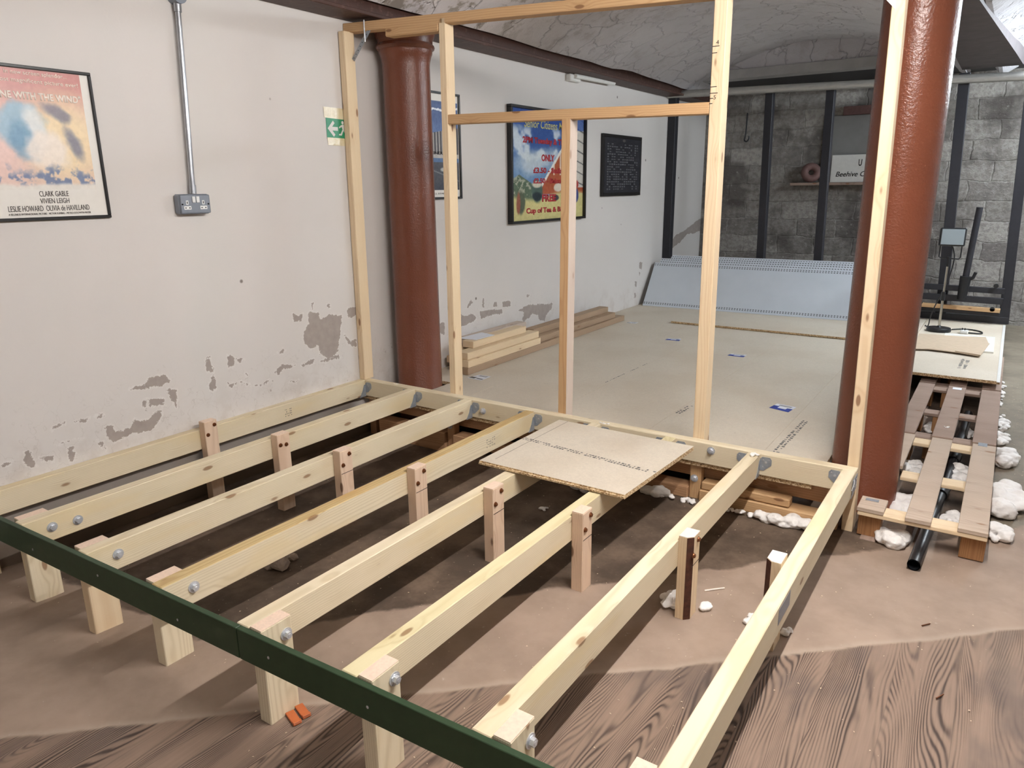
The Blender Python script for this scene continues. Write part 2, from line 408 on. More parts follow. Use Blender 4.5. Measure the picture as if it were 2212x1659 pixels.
    PP = g.sep(o); lw = g.math('MULTIPLY', g.math('MULTIPLY', g.math('SUBTRACT', 1.0, g.sstep(.5, 1.1, PP[0])), g.math('SUBTRACT', 1.0, g.sstep(.8, 1.8, PP[1]))), g.sstep(.4, .5, k))
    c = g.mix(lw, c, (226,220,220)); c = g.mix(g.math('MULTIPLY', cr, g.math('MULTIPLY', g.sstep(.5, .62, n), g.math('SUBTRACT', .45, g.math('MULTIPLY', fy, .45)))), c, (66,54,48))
    g.color(c).bump(g.math('ADD', k, g.math('MULTIPLY', cr, -.5)), .8, .02); M['vault'] = g.m
    # brick / block wall
    g = G('grey_blockwork', .9, 0, .15); o = g.pos(); P = g.sep(o)
    uv = g.comb(g.math('ADD', P[0], g.math('MULTIPLY', g.noise(o, 3, 4, .6), .14)), g.math('ADD', P[2], g.math('MULTIPLY', g.noise(g.vec('ADD', o, (9, 3, 4)), 3, 4, .6), .1)), 0.0)
    b = g.N.new('ShaderNodeTexBrick'); g.put(b.inputs['Vector'], uv); b.inputs['Scale'].default_value = 1.0
    b.inputs['Brick Width'].default_value = .41; b.inputs['Row Height'].default_value = .2; b.inputs['Mortar Size'].default_value = .009
    b.inputs['Mortar Smooth'].default_value = .6; b.inputs['Bias'].default_value = .1
    b.inputs['Color1'].default_value = lin((118,112,108)); b.inputs['Color2'].default_value = lin((178,173,166)); b.inputs['Mortar'].default_value = lin((160,156,150))
    n = g.noise(o, 5, 6, .7); n2 = g.noise(o, 1.6, 4, .6)
    c = g.mix(g.math('MULTIPLY', g.sstep(.48, .62, n), .55), b.outputs[0], (166,162,154)); c = g.mix(g.math('MULTIPLY', g.sstep(.48, .62, n2), .7), c, (76,70,66))
    n3 = g.noise(o, 26, 5, .7); c = g.mix(g.math('MULTIPLY', g.sstep(.42, .62, n3), .45), c, (104,98,94)); c = g.mix(g.math('MULTIPLY', g.sstep(.58, .7, g.noise(g.vec('ADD', o, (4, 8, 1)), 15, 5, .7)), .6), c, (184,180,174))
    g.color(c).bump(g.math('ADD', g.math('MULTIPLY', b.outputs['Fac'], -.6), g.math('ADD', n, n3)), .8, .02); M['brick'] = g.m
    g = G('grey_render', .85, 0, .2); o = g.pos(); n = g.noise(o, 5, 5, .6)
    g.color(g.mix(n, (118,116,114), (142,140,138))).bump(n, .3, .01); M['render'] = g.m
    # foam
    g = G('expanding_foam', .6, 0, .3); o = g.coord('Object'); n = g.noise(o, 30, 4, .6)
    g.color(g.mix(n, (226,220,214), (246,243,240))).bump(g.noise(o, 55, 4, .6), .6, .006); M['foam'] = g.m
    # silver lagged pipe
    g = G('foil_lagging', .4, .55, .5); o = g.pos(); n = g.noise(g.vec('MULTIPLY', o, (9, 40, 40)), 1.0, 4, .6)
    g.color(g.mix(n, (150,148,144), (200,198,192))).bump(n, .5, .006); M['pipe'] = g.m
    # perforated steel panel (local x along, y up the sheet)
    g = G('perforated_panel', .4, .1, .5); P = g.sep(g.coord('Object'))
    cx = g.math('ABSOLUTE', g.math('SUBTRACT', g.math('FRACT', g.math('MULTIPLY', P[0], 1/.026)), .5))
    hx = g.math('LESS_THAN', cx, .27)
    def row(y): return g.math('LESS_THAN', g.math('ABSOLUTE', g.math('SUBTRACT', P[1], y)), .0035)
    rows = g.math('ADD', g.math('ADD', row(.028), row(.042)), g.math('ADD', row(.512), row(.528)), clamp=True)
    g.color(g.mix(g.math('MULTIPLY', hx, rows), g.mix(g.noise(g.coord('Object'), 6, 3), (200,207,214), (212,218,225)), (40,44,46))); M['panel'] = g.m
    # transparent yellowish tape
    g = G('clear_parcel_tape', .15, 0, .6); n = g.noise(g.coord('Object'), 25, 4, .6)
    g.color(g.mix(n, (196,176,122), (232,224,200))).bump(n, .8, .006); M['tape'] = g.m
    # vertex-painted print
    g = G('printed_picture', .35, 0, .4); g.color(g.attr('Col', 'Color')); M['print'] = g.m
    # lamp glass, tube
    g = G('frosted_lamp_glass', .15, 0, .6); g.color((150,160,164)); M['glass'] = g.m
    for nm, c, s in (('tube_warm', (1, .972, .955, 1), 1), ('tube_cool', (.84, .93, 1, 1), 1)):
        g = G(nm); g.b.inputs['Emission Color'].default_value = c; g.b.inputs['Emission Strength'].default_value = s; M[nm] = g.m
mk()

# worn paint patches on the left wall, (y, z) outlines in metres
PEEL=[[(-0.358,0.47),(-0.283,0.464),(-0.274,0.413),(-0.207,0.442),(-0.106,0.41),(-0.121,0.338),(-0.165,0.197),(-0.242,0.166),(-0.287,0.221),(-0.303,0.274),(-0.361,0.252),(-0.404,0.303),(-0.401,0.363),(-0.358,0.41)],[(-0.465,0.475),(-0.393,0.464),(-0.41,0.434),(-0.463,0.437)],[(-0.057,0.449),(0.021,0.449),(0.016,0.392),(-0.054,0.397)],[(-0.094,0.3),(-0.052,0.257),(0.003,0.259),(-0.001,0.207),(-0.077,0.239)],[(-0.627,0.181),(-0.566,0.211),(-0.477,0.187),(-0.512,0.172),(-0.582,0.182),(-0.599,0.153)],[(-0.437,0.184),(-0.346,0.199),(-0.349,0.171),(-0.424,0.176)],[(-0.298,0.178),(-0.151,0.183),(-0.138,0.163),(-0.257,0.164)],[(-1.016,0.338),(-1.0,0.339),(-0.989,0.259),(-1.026,0.267)],[(-1.002,0.247),(-0.988,0.229),(-0.986,0.164),(-1.023,0.168),(-1.024,0.198),(-1.006,0.214)],[(-0.904,0.33),(-0.872,0.314),(-0.873,0.264),(-0.901,0.265)],[(-0.852,0.295),(-0.801,0.29),(-0.838,0.272)],[(-1.42,0.276),(-1.352,0.279),(-1.326,0.304),(-1.252,0.297),(-1.227,0.268),(-1.278,0.252),(-1.351,0.256),(-1.413,0.266)],[(-1.243,0.23),(-1.2,0.22),(-1.213,0.128),(-1.234,0.19)],[(-1.341,0.203),(-1.268,0.189),(-1.272,0.162),(-1.336,0.169)],[(-1.368,0.205),(-1.346,0.199),(-1.363,0.176),(-1.376,0.184)],[(-1.558,0.13),(-1.534,0.123),(-1.517,0.096),(-1.44,0.087),(-1.415,0.135),(-1.401,0.104),(-1.344,0.116),(-1.294,0.14),(-1.289,0.11),(-1.343,0.059),(-1.39,0.054),(-1.461,0.061),(-1.497,0.058),(-1.53,0.041),(-1.558,0.081)],[(-1.752,0.185),(-1.71,0.19),(-1.731,0.179),(-1.774,0.17)],[(-1.675,0.189),(-1.65,0.195),(-1.607,0.187),(-1.621,0.178),(-1.669,0.178)],[(-1.595,0.188),(-1.557,0.191),(-1.56,0.174),(-1.589,0.175)],[(-1.773,0.106),(-1.657,0.106),(-1.665,0.1),(-1.751,0.104)],[(-1.596,0.074),(-1.578,0.06),(-1.57,0.03),(-1.588,0.045)],[(-1.893,0.11),(-1.875,0.113),(-1.87,0.078),(-1.861,0.042),(-1.886,0.046),(-1.9,0.067)],[(-1.717,0.076),(-1.702,0.071),(-1.702,0.024),(-1.723,0.013)],[(-1.969,0.094),(-1.943,0.082),(-1.958,0.074),(-1.981,0.082)],[(-1.842,0.069),(-1.795,0.062),(-1.791,0.044),(-1.827,0.052)],[(-0.917,0.188),(-0.897,0.168),(-0.874,0.168),(-0.903,0.16)],[(-0.85,0.175),(-0.784,0.149),(-0.714,0.124),(-0.689,0.131),(-0.722,0.115),(-0.796,0.141)],[(-0.54,0.102),(-0.46,0.103),(-0.482,0.086)],[(-0.687,0.146),(-0.65,0.145),(-0.677,0.131)],[(-0.603,0.282),(-0.55,0.298),(-0.532,0.284),(-0.572,0.274)],[(-0.812,0.205),(-0.799,0.213),(-0.796,0.191)],[(-0.333,0.515),(-0.312,0.517),(-0.322,0.486)],[(-0.216,0.493),(-0.187,0.495),(-0.197,0.468)],[(1.04,0.254),(1.109,0.228),(1.181,0.239),(1.234,0.192),(1.197,0.17),(1.088,0.165),(1.036,0.163)],[(1.273,0.242),(1.406,0.234),(1.564,0.218),(1.583,0.18),(1.463,0.186),(1.309,0.186),(1.289,0.178)],[(1.565,0.275),(1.688,0.265),(1.687,0.224),(1.584,0.232)],[(1.456,0.279),(1.495,0.285),(1.504,0.249),(1.445,0.246)],[(1.112,0.292),(1.167,0.339),(1.185,0.326),(1.138,0.283)],[(1.793,0.173),(1.925,0.197),(2.039,0.188),(2.351,0.158),(2.314,0.099),(2.252,0.082),(2.204,0.025),(2.132,0.036),(2.108,0.09),(2.015,0.117),(1.958,0.088),(1.879,0.063),(1.857,0.091),(1.891,0.147)],[(1.926,0.288),(1.971,0.283),(1.959,0.26),(1.926,0.27)],[(4.145,0.356),(4.221,0.349),(4.209,0.272),(4.151,0.286)],[(4.135,0.256),(4.192,0.243),(4.165,0.206)],[(0.756,0.234),(0.852,0.219),(0.848,0.14),(0.768,0.164)],[(4.049,0.164),(4.094,0.159),(4.099,0.096),(4.054,0.109)],[(4.041,0.04),(4.085,0.035),(4.097,-0.022),(4.045,-0.015)],[(1.314,0.331),(1.336,0.328),(1.33,0.262),(1.312,0.27)],[(4.956,.399),(4.981,.512),(5.163,.586),(5.397,.617),(5.762,.704),(5.932,.742),(5.937,.587),(5.739,.568),(5.526,.58),(5.293,.491),(5.14,.458)]]
CAMR = [[0.82974, -0.54108, -0.13697], [0.55804, 0.79938, 0.22266], [-0.01099, -0.26119, 0.96523]]
CAMC = (3.2481, -3.1009, 1.1437)
CAMF = 1571.58
EXPO = 2.5

# ------------------------------------------------------------------ measurements (metres; z = 0 is the top of the joists)
T = 0.0517
JX = [0.0, 0.4098, 0.8264, 1.2369, 1.6291, 2.0230, 2.4141, 2.8000]
DK = -0.1                                   # top of the chipboard deck
def fz(x, y):
    return -0.295-0.065*float(sst(0, .8, 1.35-x))*float(sst(-2.7, -1.7, y))
ORD = ['first', 'second', 'third', 'fourth', 'fifth', 'sixth', 'seventh', 'eighth']

# ------------------------------------------------------------------ the setting
def build_floor():
    xs = np.concatenate([np.arange(-.04, 4.0, .05), np.arange(4.0, 6.05, .25)]); ys = np.concatenate([np.arange(-6.5, -3, .25), np.arange(-3, 1.5, .05), np.arange(1.5, 6.3, .2)])
    X, Y = np.meshgrid(xs, ys)
    Z = -0.295-0.065*sst(0, .8, 1.35-X)*sst(-2.7, -1.7, Y)+(vnoise(X+9, Y+9, 1.7)-.5)*.008
    nx = len(xs); v = np.stack([X, Y, Z], -1).reshape(-1, 3)
    f = [(j*nx+i, j*nx+i+1, (j+1)*nx+i+1, (j+1)*nx+i) for j in range(len(ys)-1) for i in range(nx-1)]
    me = bpy.data.meshes.new('floor'); me.from_pydata(v.tolist(), [], f)
    struct('floor', me, M['floor'], smooth=True)
build_floor()

def seg_dist(px, py, poly):
    d = np.full(px.shape, 1e9); ins = np.zeros(px.shape, bool); n = len(poly)
    for i in range(n):
        ax, ay = poly[i]; bx, by = poly[(i+1) % n]
        t = np.clip(((px-ax)*(bx-ax)+(py-ay)*(by-ay))/((bx-ax)**2+(by-ay)**2+1e-12), 0, 1)
        d = np.minimum(d, np.hypot(px-ax-t*(bx-ax), py-ay-t*(by-ay)))
        c = ((ay > py) != (by > py)) & (px < (bx-ax)*(py-ay)/(by-ay+1e-12)+ax); ins ^= c
    return np.where(ins, d, -d)

def build_wall():
    ys = np.concatenate([[-6.5], np.arange(-2.3, 5.94, .008), [6.1]]); zs = np.concatenate([[-.45], np.arange(-.3, .79, .008), [2.6]])
    Y, Z = np.meshgrid(ys, zs)
    wy = Y+(vnoise(Y+3, Z+7, 28)-.5)*.02; wz = Z+(vnoise(Y+31, Z+11, 28)-.5)*.02
    sd = np.full(Y.shape, -1.0)
    for p in PEEL:
        a = np.array(p); lo = a.min(0)-.1; hi = a.max(0)+.1
        m = (Y > lo[0]) & (Y < hi[0]) & (Z > lo[1]) & (Z < hi[1])
        if m.any(): sd[m] = np.maximum(sd[m], seg_dist(wy[m], wz[m], p))
    peel = np.clip(.5+sd/.045, 0, 1)
    ny = len(ys); v = np.stack([np.zeros(Y.size), Y.ravel(), Z.ravel()], -1)
    J, I = np.meshgrid(np.arange(len(zs)-1), np.arange(ny-1), indexing='ij'); b = (J*ny+I).ravel()
    f = np.stack([b, b+1, b+ny+1, b+ny], -1)
    me = bpy.data.meshes.new('wall_left')
    me.vertices.add(len(v)); me.vertices.foreach_set('co', v.ravel())
    me.loops.add(f.size); me.loops.foreach_set('vertex_index', f.ravel().astype(np.int32))
    me.polygons.add(len(f)); me.polygons.foreach_set('loop_start', np.arange(0, f.size, 4, dtype=np.int32))
    me.update(calc_edges=True)
    at = me.attributes.new('peel', 'FLOAT', 'POINT'); at.data.foreach_set('value', peel.ravel().astype(np.float32))
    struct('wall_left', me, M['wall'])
build_wall()
struct('wall_back', bbox(-.05, 6, 5.95, 6.05, -.5, 2.7), M['brick'])
struct('wall_right', bbox(5.9, 6, -6.5, 5.95, -.5, 2.7), M['render'])
struct('wall_front', bbox(-.05, 6, -6.5, -6.4, -.5, 2.7), M['render'])
def vault():
    bm = bmesh.new(); ys = np.arange(-6.4, 6.0, .2); prof = []
    n = 26
    for i in range(n+1):
        t = i/n; prof.append((.2+2.5*t, 2.13+.36*math.sin(PI*t)**.8))
    prof += [(2.7, 2.2), (2.9, 2.2), (2.95, 2.13)]
    for i in range(n+1):
        t = i/n; prof.append((2.98+2.97*t, 2.13+.36*math.sin(PI*t)**.8))
    prof = [(-.05, 2.28), (.2, 2.28)] + prof
    R = [[bm.verts.new((x, y, z+(mnoise.noise((x*2, y*2, 1))*.02))) for x, z in prof] for y in ys]
    for A, B in zip(R, R[1:]):
        for k in range(len(prof)-1): bm.faces.new((A[k], A[k+1], B[k+1], B[k]))
    return bm
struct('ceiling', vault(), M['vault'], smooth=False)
# riveted steel beams that carry the vaults
def beam_left():
    bm = bmesh.new(); box(bm, 0.001, .2, -6.4, 5.9, 2.05, 2.07, .003); box(bm, .001, .17, -6.4, 5.9, 2.07, 2.4)
    return bm
struct('trim_1', beam_left(), M['beam'])
struct('trim_2', prism(bmesh.new(), [(2.69, -6.4), (2.86, -6.4), (2.86, .9), (2.93, 1.95), (3.09, 4.14), (3.14, 4.88), (2.69, 4.88)], 2.1, 2.24), M['beam2'])
struct('trim_3', bbox(0.001, 5.9, 4.9, 5.1, 2.2, 2.29, .004), M['lintel'])      # grey lintel across the far end
struct('trim_7', bbox(.001, 5.9, 4.93, 5.0, 2.29, 2.62), M['vault'])
struct('trim_4', bbox(0.001, 5.9, 5.1, 5.95, 2.2, 2.24), M['black'])

# ------------------------------------------------------------------ framing timber of the low platform
def bolt_bm(r=.0185, hx=.0115, h=.012, washer=True):
    bm = bmesh.new()
    if washer: cyl(bm, (0,0,0), (0,0,.0025), r, 20); cyl(bm, (0,0,.0025), (0,0,.0045), hx*1.25, 20, hx*1.15)
    cyl(bm, (0,0,.0025), (0,0,.0025+h), hx, 6, hx*.95); cyl(bm, (0,0,.0025+h), (0,0,.0035+h), hx*.5, 10, hx*.4)
    return bm
BOLT = {}
def bolt(p, d, parent, name='bolt', big=True):
    M4 = Vector((0,0,1)).rotation_difference(Vector(d)).to_matrix().to_4x4(); M4.translation = p
    k = (name, big)
    if k not in BOLT:
        o = obj(name, bolt_bm() if big else bolt_bm(.0095, .0068, .006), M['bolt'] if big else M['screw'], M4, parent); BOLT[k] = o.data; return o
    return link(bpy.data.objects.new(name, BOLT[k]), M4, parent)

PF = thing('platform_frame', 'low timber floor frame of eight joists on short posts, with a dark green front board', 'floor frame', (1.4, -1.05, -.3))
def ybk(x): return -2.121+.0357*(x-.305)      # back face of the green board
joists = []
for k, x in enumerate(JX):
    m = M['joist']
    y0 = ybk(x+T/2)+.001
    o = lumber('floor_joist', (x+T/2, y0, -.05), (x+T/2, -.0005, -.05), T, .1, m, parent=PF)
    if k in (3, 5):
        o.data.materials.append(M['joist2'] if k == 3 else M['joist3'])
        for p in o.data.polygons:
            if p.normal.z > .5: p.material_index = 1
        o['label'] = 'joist with a streaky amber top edge' if k == 3 else 'joist with a yellowish top edge'
    joists.append(o)
hd = lumber('cross_beam', (-.06+.062, T/2, -.05), (2.853, T/2, -.05), T, .1, M['joist'], parent=PF)
# bright galvanised carriage bolts along the cross beam
for x, z in ((.955, -.052), (1.70, -.045), (2.245, -.03)): bolt((x, -.0005, z), (0,-1,0), hd)

lb = obj('printed_label', bbox(2.8519, 2.8524, -1.19, -1.06, -.062, -.012), M['socket'], None, joists[7]); lb['label'] = 'grey printed label'
# grade stamps
for k, y, n in ((3, -.43, 9), (0, -.62, 6)):
    bm = bmesh.new(); rr = random.Random(k+2)
    for i in range(n):
        for j in range(4):
            if rr.random() < .3: continue
            yy = y+i*.008; zz = -.03-j*.012; xx = JX[k]+T+.0004
            bm.faces.new([bm.verts.new(v) for v in ((xx, yy, zz), (xx, yy+rr.uniform(.003, .006), zz), (xx, yy+.004, zz-rr.uniform(.003, .008)), (xx, yy, zz-.004))])
    obj('grade_stamp', bm, M['greyink'], None, joists[k])
# green board across the near ends (two lengths)
def gboard(x0, x1, label):
    a = Vector((x0, ybk(x0)-.0095, -.0475)); b = Vector((x1, ybk(x1)-.0095, -.0475))
    o = lumber('fascia_board', a, b, .018, .095, M['green'], bev=.0015, parent=PF)
    o['label'] = label
    L = (b-a).length
    for i in range(4):
        t = (i+.35)/4; p = a+(b-a)*t; q = p+Vector((0.0, -.0092, random.uniform(-.02, .02)))
        obj('screw', cyl(bmesh.new(), (0,0,0), (0,-.001,0), .0042, 10), M['bolt'], Matrix.Translation(q), o)
    return o
gboard(0.002, 1.652, 'dark green painted board across the left joist ends')
gboard(1.655, 3.05, 'dark green painted board across the right joist ends')

# stub legs bolted at the near end
LEG = [(.004, .05, -2.13, -2.07, -.102, None, 'short leg at the wall end of the green board, half out of view'),
       (.362, .4093, -2.1, -2.0, -.004, 1, 'square pine leg behind the green board, second from the wall'),
       (.779, .8259, -2.09, -1.995, -.004, 2, 'pine leg with a swirl of grain, third from the wall along the green board'),
       (1.1895, 1.2364, -2.078, -1.982, -.004, 3, 'pine leg with a dab of white foam at its foot behind the green board'),
       (1.6813, 1.7285, -2.068, -1.968, .001, None, 'pine leg behind the joint in the green board, orange shims at its foot'),
       (2.0752, 2.122, -2.052, -1.955, .001, None, 'pine leg with pinkish sawn top standing on the bare boards'),
       (2.4663, 2.513, -2.036, -1.938, .001, None, 'bolted pine leg top just above the lower edge of the picture'),
       (2.752, 2.7995, -2.02, -1.922, .001, None, 'rightmost leg behind the green board, left of the outer joist')]
for i, (x0, x1, y0, y1, zt, jb, lab) in enumerate(LEG):
    zf = fz((x0+x1)/2, -2.03)-.002; w = x1-x0
    y0 = max(y0, ybk(x0)+.001)
    o = lumber('support_leg', ((x0+x1)/2, (y0+y1)/2, zf), ((x0+x1)/2, (y0+y1)/2, zt), y1-y0, w, M['stud'] if i in (2,) else M['joist'], up=(1,0,0), parent=PF)
    if i: obj('sawn_top', bbox(x0+.001, x1-.001, y0+.001, y1-.001, zt, zt+.0012), M['endgrain'], None, o)
    if jb is None and i >= 4 and i < 7: bolt((x1+.0002, y1-.022, -.047+(.01 if i == 5 else 0)), (1,0,0), o)
for k, y, z in ((1, -2.02, -.047), (1, -1.93, -.055), (2, -2.0, -.045), (3, -1.985, -.045)):
    bolt((JX[k]+T, y, z), (1,0,0), joists[k])

# intermediate posts
POST = [(JX[0]+T, -1.14, -1.07, .046), (JX[1]+T, -1.035, -.963, .024), (JX[2]+T, -1.03, -.957, .024), (JX[3]+T, -1.0, -.925, .02),
        (JX[4]+T, -.995, -.92, .02), (JX[5]+T, -.995, -.925, .017), (JX[6]+T, -.962, -.888, .014), (JX[7]-.0475, -.972, -.893, .014)]
for i, (x, y0, y1, zt) in enumerate(POST):
    w = .047; zf = fz(x, -1)-.003; ym = (y0+y1)/2; x = x+.0003
    mat = M['post'] if i < 6 else M['stud']
    if i < 6:
        o = lumber('support_post', (x+w/2, ym, zf), (x+w/2, ym, zt), y1-y0, w, mat, up=(1,0,0), parent=PF)
    else:                                          # waney corner left with bark
        c = .018
        pts = [(x, y0), (x+w-c, y0), (x+w, y0+c), (x+w, y1), (x, y1)] if i == 6 else [(x+c, y0), (x+w, y0), (x+w, y1), (x, y1), (x, y0+c)]
        Mx = Matrix.Translation((x, ym, zf)) @ Matrix.Rotation(-PI/2, 4, 'Y')
        bm = prism(bmesh.new(), pts, zf, zt)
        bmesh.ops.transform(bm, matrix=Mx.inverted(), verts=bm.verts)
        o = obj('support_post', bm, mat, Mx, PF); o['label'] = 'post with a white painted top and dark bark edge'
        e = [(pts[1], pts[2])] if i == 6 else [(pts[4], pts[0])]
        for a, b in e:
            n = Vector((b[1]-a[1], -(b[0]-a[0]), 0)).normalized()*.0012
            bm = bmesh.new(); prism(bm, [(a[0], a[1]), (b[0], b[1]), (b[0]+n.x, b[1]+n.y), (a[0]+n.x, a[1]+n.y)], zf+.005, zt-.001)
            obj('bark_edge', bm, M['bark'], None, o)
    if i < 6: obj('sawn_top', bbox(x+.001, x+w-.001, y0+.001, y1-.001, zt, zt+.0012), M['endgrain'], None, o)
    else: obj('painted_top', prism(bmesh.new(), [((p[0]-x-w/2)*.97+x+w/2, (p[1]-ym)*.97+ym) for p in pts], zt, zt+.0015), M['white'], None, o)
    if i < 7:
        a, b = ((.014+y0, -.045+zt), (.05+y0, -.022+zt)) if i != 1 else ((.016+y0, -.03+zt), (.045+y0, -.055+zt))
        bolt((x+w+.0002, a[0], a[1]-.02), (1,0,0), o, 'coach_screw', False); bolt((x+w+.0002, b[0]+.004, b[1]), (1,0,0), o, 'coach_screw', False)
    if i in (2, 3, 4, 5, 6):
        bm = bbox(x+w, x+w+.0006, y0+.002, y1-.002, zt-.106, zt-.1035); obj('pencil_line', bm, M['pencil'], None, o)

# joist hangers
def hanger(k):
    x0, x1 = JX[k], JX[k]+T
    zb = -.1012
    bm = bmesh.new(); g = .0015
    box(bm, x0-g, x1+g, -.055, -.0015, zb-g, zb)
    for s in (-1, 1):
        xa = x1+.0002 if s > 0 else x0-.0002-g
        vs = [(-.055, zb), (-.0015, zb), (-.0015, -.028), (-.014, -.028), (-.03, -.066)]
        A = [bm.verts.new((xa, y, z)) for y, z in vs]; B = [bm.verts.new((xa+g, y, z)) for y, z in vs]
        bm.faces.new(A[::-1]); bm.faces.new(B)
        for i in range(5): bm.faces.new((A[i], A[(i+1)%5], B[(i+1)%5], B[i]))
    t = obj('joist_hanger', bm, M['zinc'], None, PF)
    for s in (-1, 1):
        if k == 0 and s < 0: continue
        if k == 7 and s > 0: continue
        xs = x1 if s > 0 else x0
        pts = [(0, -.022), (.01, -.012), (.042, -.012), (.05, -.022), (.05, -.046), (.018, -.076), (0, -.076)]
        bm = bmesh.new(); A = [bm.verts.new((xs+s*px, -.0022, z)) for px, z in pts]; B = [bm.verts.new((xs+s*px, -.0006, z)) for px, z in pts]
        bm.faces.new(A); bm.faces.new(B[::-1])
        for i in range(len(pts)): bm.faces.new((A[i], A[(i+1)%len(pts)], B[(i+1)%len(pts)], B[i]))
        for px, z, r in ((.014, -.026, .003), (.04, -.024, .003), (.026, -.036, .005), (.014, -.058, .003)):
            n0 = len(bm.faces); cyl(bm, (xs+s*px, -.0018, z), (xs+s*px, -.0034, z), r, 10); bm.faces.ensure_lookup_table()
            for f in bm.faces[n0:]: f.material_index = 1
        obj('nailed_flange', bm, [M['zinc'], M['bolt']], None, t)
for k in range(8): hanger(k)
# perforated angle plate and nails on the outer corner
cp = obj('corner_plate', bbox(2.8535, 2.8555, -.06, .035, -.085, -.02), M['zinc'], None, PF)
for y, z in ((-.045, -.035), (-.02, -.06), (.005, -.035), (.024, -.07)): obj('nail', cyl(bmesh.new(), (2.8545, y, z), (2.857, y, z), .003, 10), M['bolt'], None, cp)
obj('bent_nail', tube(bmesh.new(), [(2.856, -.085, -.055), (2.86, -.065, -.03), (2.857, -.05, -.02)], .0018, 6), M['bolt'], None, cp)

# ------------------------------------------------------------------ stud wall
SY = .054
SW = thing('stud_partition', 'open timber stud partition with a top plate and door rail behind the floor frame', 'partition', (1.4, .09, DK))
def stud(name, b, t, w, d, mat, label, grp='upright studs of the new partition'):
    o = lumber(name, b, t, w, d, mat, up=(0,1,0), parent=SW); return o
def sp(xl, w, y, z): return (xl+w/2, y, z)
s1 = stud('wall_stud', (.024, .0525+.039-.05, .0005), (.03, .078-.03, 1.985), .045, .076, M['stud'], 'knotty pine stud fixed against the white wall')
s2 = stud('wall_stud', (.7, .0885, DK+.001), (.708, .0885, 1.974), .042, .07, M['stud'], 'full-height pine stud just right of the brown wall column')
s3 = stud('wall_stud', (1.425, .0885, DK+.001), (1.436, .0885, 1.452), .047, .07, M['studo'], 'shorter stud under the horizontal rail, whitish on its right side')
obj('bleached_face', bbox(.002, 1.55, .0236, .0244, -.0345, .0345), M['studg'], MW[s3.name], s3)
s4 = stud('wall_stud', (2.164, .0885, DK+.001), (2.15, .0885, 1.91), .054, .07, M['stud'], 'tall stud with pencilled measuring marks, right of the horizontal rail')
s5 = stud('wall_stud', (2.836, .0885, fz(2.8, 0)-.002), (2.8, .0885, 1.83), .044, .07, M['stud'], 'pale stud standing in front of the right-hand brown column')
tp = lumber('top_plate', (-.012+.014, .0885, 2.009), (2.84, .0885, 1.862), .07, .047, M['studo'], parent=SW)
rl = lumber('door_head_rail', (.725, .088, 1.489), (2.125, .088, 1.455), .066, .047, M['studo'], parent=SW)
bk = lumber('packing_block', (.316, .088, 1.952), (.685, .088, 1.937), .07, .044, M['studo'], bev=.006, parent=SW)
# pencil marks on the measured stud
for z, L in ((1.69, .03), (1.665, .022), (1.535, .028), (1.51, .034), (1.49, .016), (1.47, .014)):
    obj('pencil_mark', bbox(2.125, 2.125+L, .0525, .0533, z, z+.003), M['pencil'], None, s4)
text('pencil_numeral', '4', 2.14, 2.152, 1.697, 1.714, M['pencil'], Matrix(((1,0,0,0),(0,0,-1,.0533),(0,1,0,0),(0,0,0,1))), s4, th=.0004)
text('pencil_numeral', '5', 2.142, 2.152, 1.487, 1.503, M['pencil'], Matrix(((1,0,0,0),(0,0,-1,.0533),(0,1,0,0),(0,0,0,1))), s4, th=.0004)
# metal restraint strap from the top plate to the wall stud
def strap():
    bm = bmesh.new(); a = Vector((.06, .06, 1.84)); b = Vector((.2, .06, 1.985)); d = (b-a).normalized(); n = d.cross(Vector((0,1,0))).normalized()*.012
    q = [a-n, b-n, b+n, a+n]
    A = [bm.verts.new(v) for v in q]; B = [bm.verts.new(v+Vector((0,.002,0))) for v in q]
    bm.faces.new(A); bm.faces.new(B[::-1])
    for i in range(4): bm.faces.new((A[i], A[(i+1)%4], B[(i+1)%4], B[i]))
    return bm, a, b
bm, a, b = strap(); band = obj('restraint_strap', bm, M['zinc'], None, SW)
for i in range(8):
    p = a+(b-a)*((i+.5)/8); obj('punched_hole', cyl(bmesh.new(), (p.x, .0598, p.z), (p.x, .0592, p.z), .0028, 8), M['hole'], None, band)
obj('threaded_rod', cyl(bmesh.new(), (.17, .05, 1.92), (.17, .05, 2.03), .004, 10), M['bolt'], None, band)
# second strap at the right column head
b2 = obj('restraint_strap', prism(bmesh.new(), [(2.745, 1.795), (2.65, 1.905), (2.685, 1.925), (2.79, 1.80), (2.792, 1.745)], 0, .002), M['white'], Matrix(((1,0,0,0),(0,0,-1,.053),(0,1,0,0),(0,0,0,1))), SW)

# ------------------------------------------------------------------ deck behind the partition
def sheet(name, pts, z0, z1, label, cat='chipboard sheet', grp='chipboard sheets of the far deck'):
    bm = bmesh.new(); prism(bm, pts, z0, z1)
    for f in bm.faces:
        if abs(f.normal.z) < .5 if f.normal.length > 0 else False: f.material_index = 1
    bm.normal_update()
    for f in bm.faces: f.material_index = 1 if abs(f.normal.z) < .5 else 0
    o = obj(name, bm, [M['chip'], M['chipe']]); tag(o, label, cat, grp); return o
def rect(x0, x1, y0, y1): return [(x0, y0), (x1, y0), (x1, y1), (x0, y1)]
g = .0008
DS = []
DS.append(sheet('chipboard_sheet', [(.002, .012), (.6, .012), (.6, 2.4), (.002, 2.4), (.002, .53), (.31, .53), (.31, .225), (.002, .225)], DK-.022, DK-.0004, 'floor chipboard sheet by the wall, under the timber stack and around the column'))
DS.append(sheet('chipboard_sheet', rect(.6+g, 1.2, .012, 2.4), DK-.022, DK-.0004, 'floor chipboard sheet seen between the first two tall studs'))
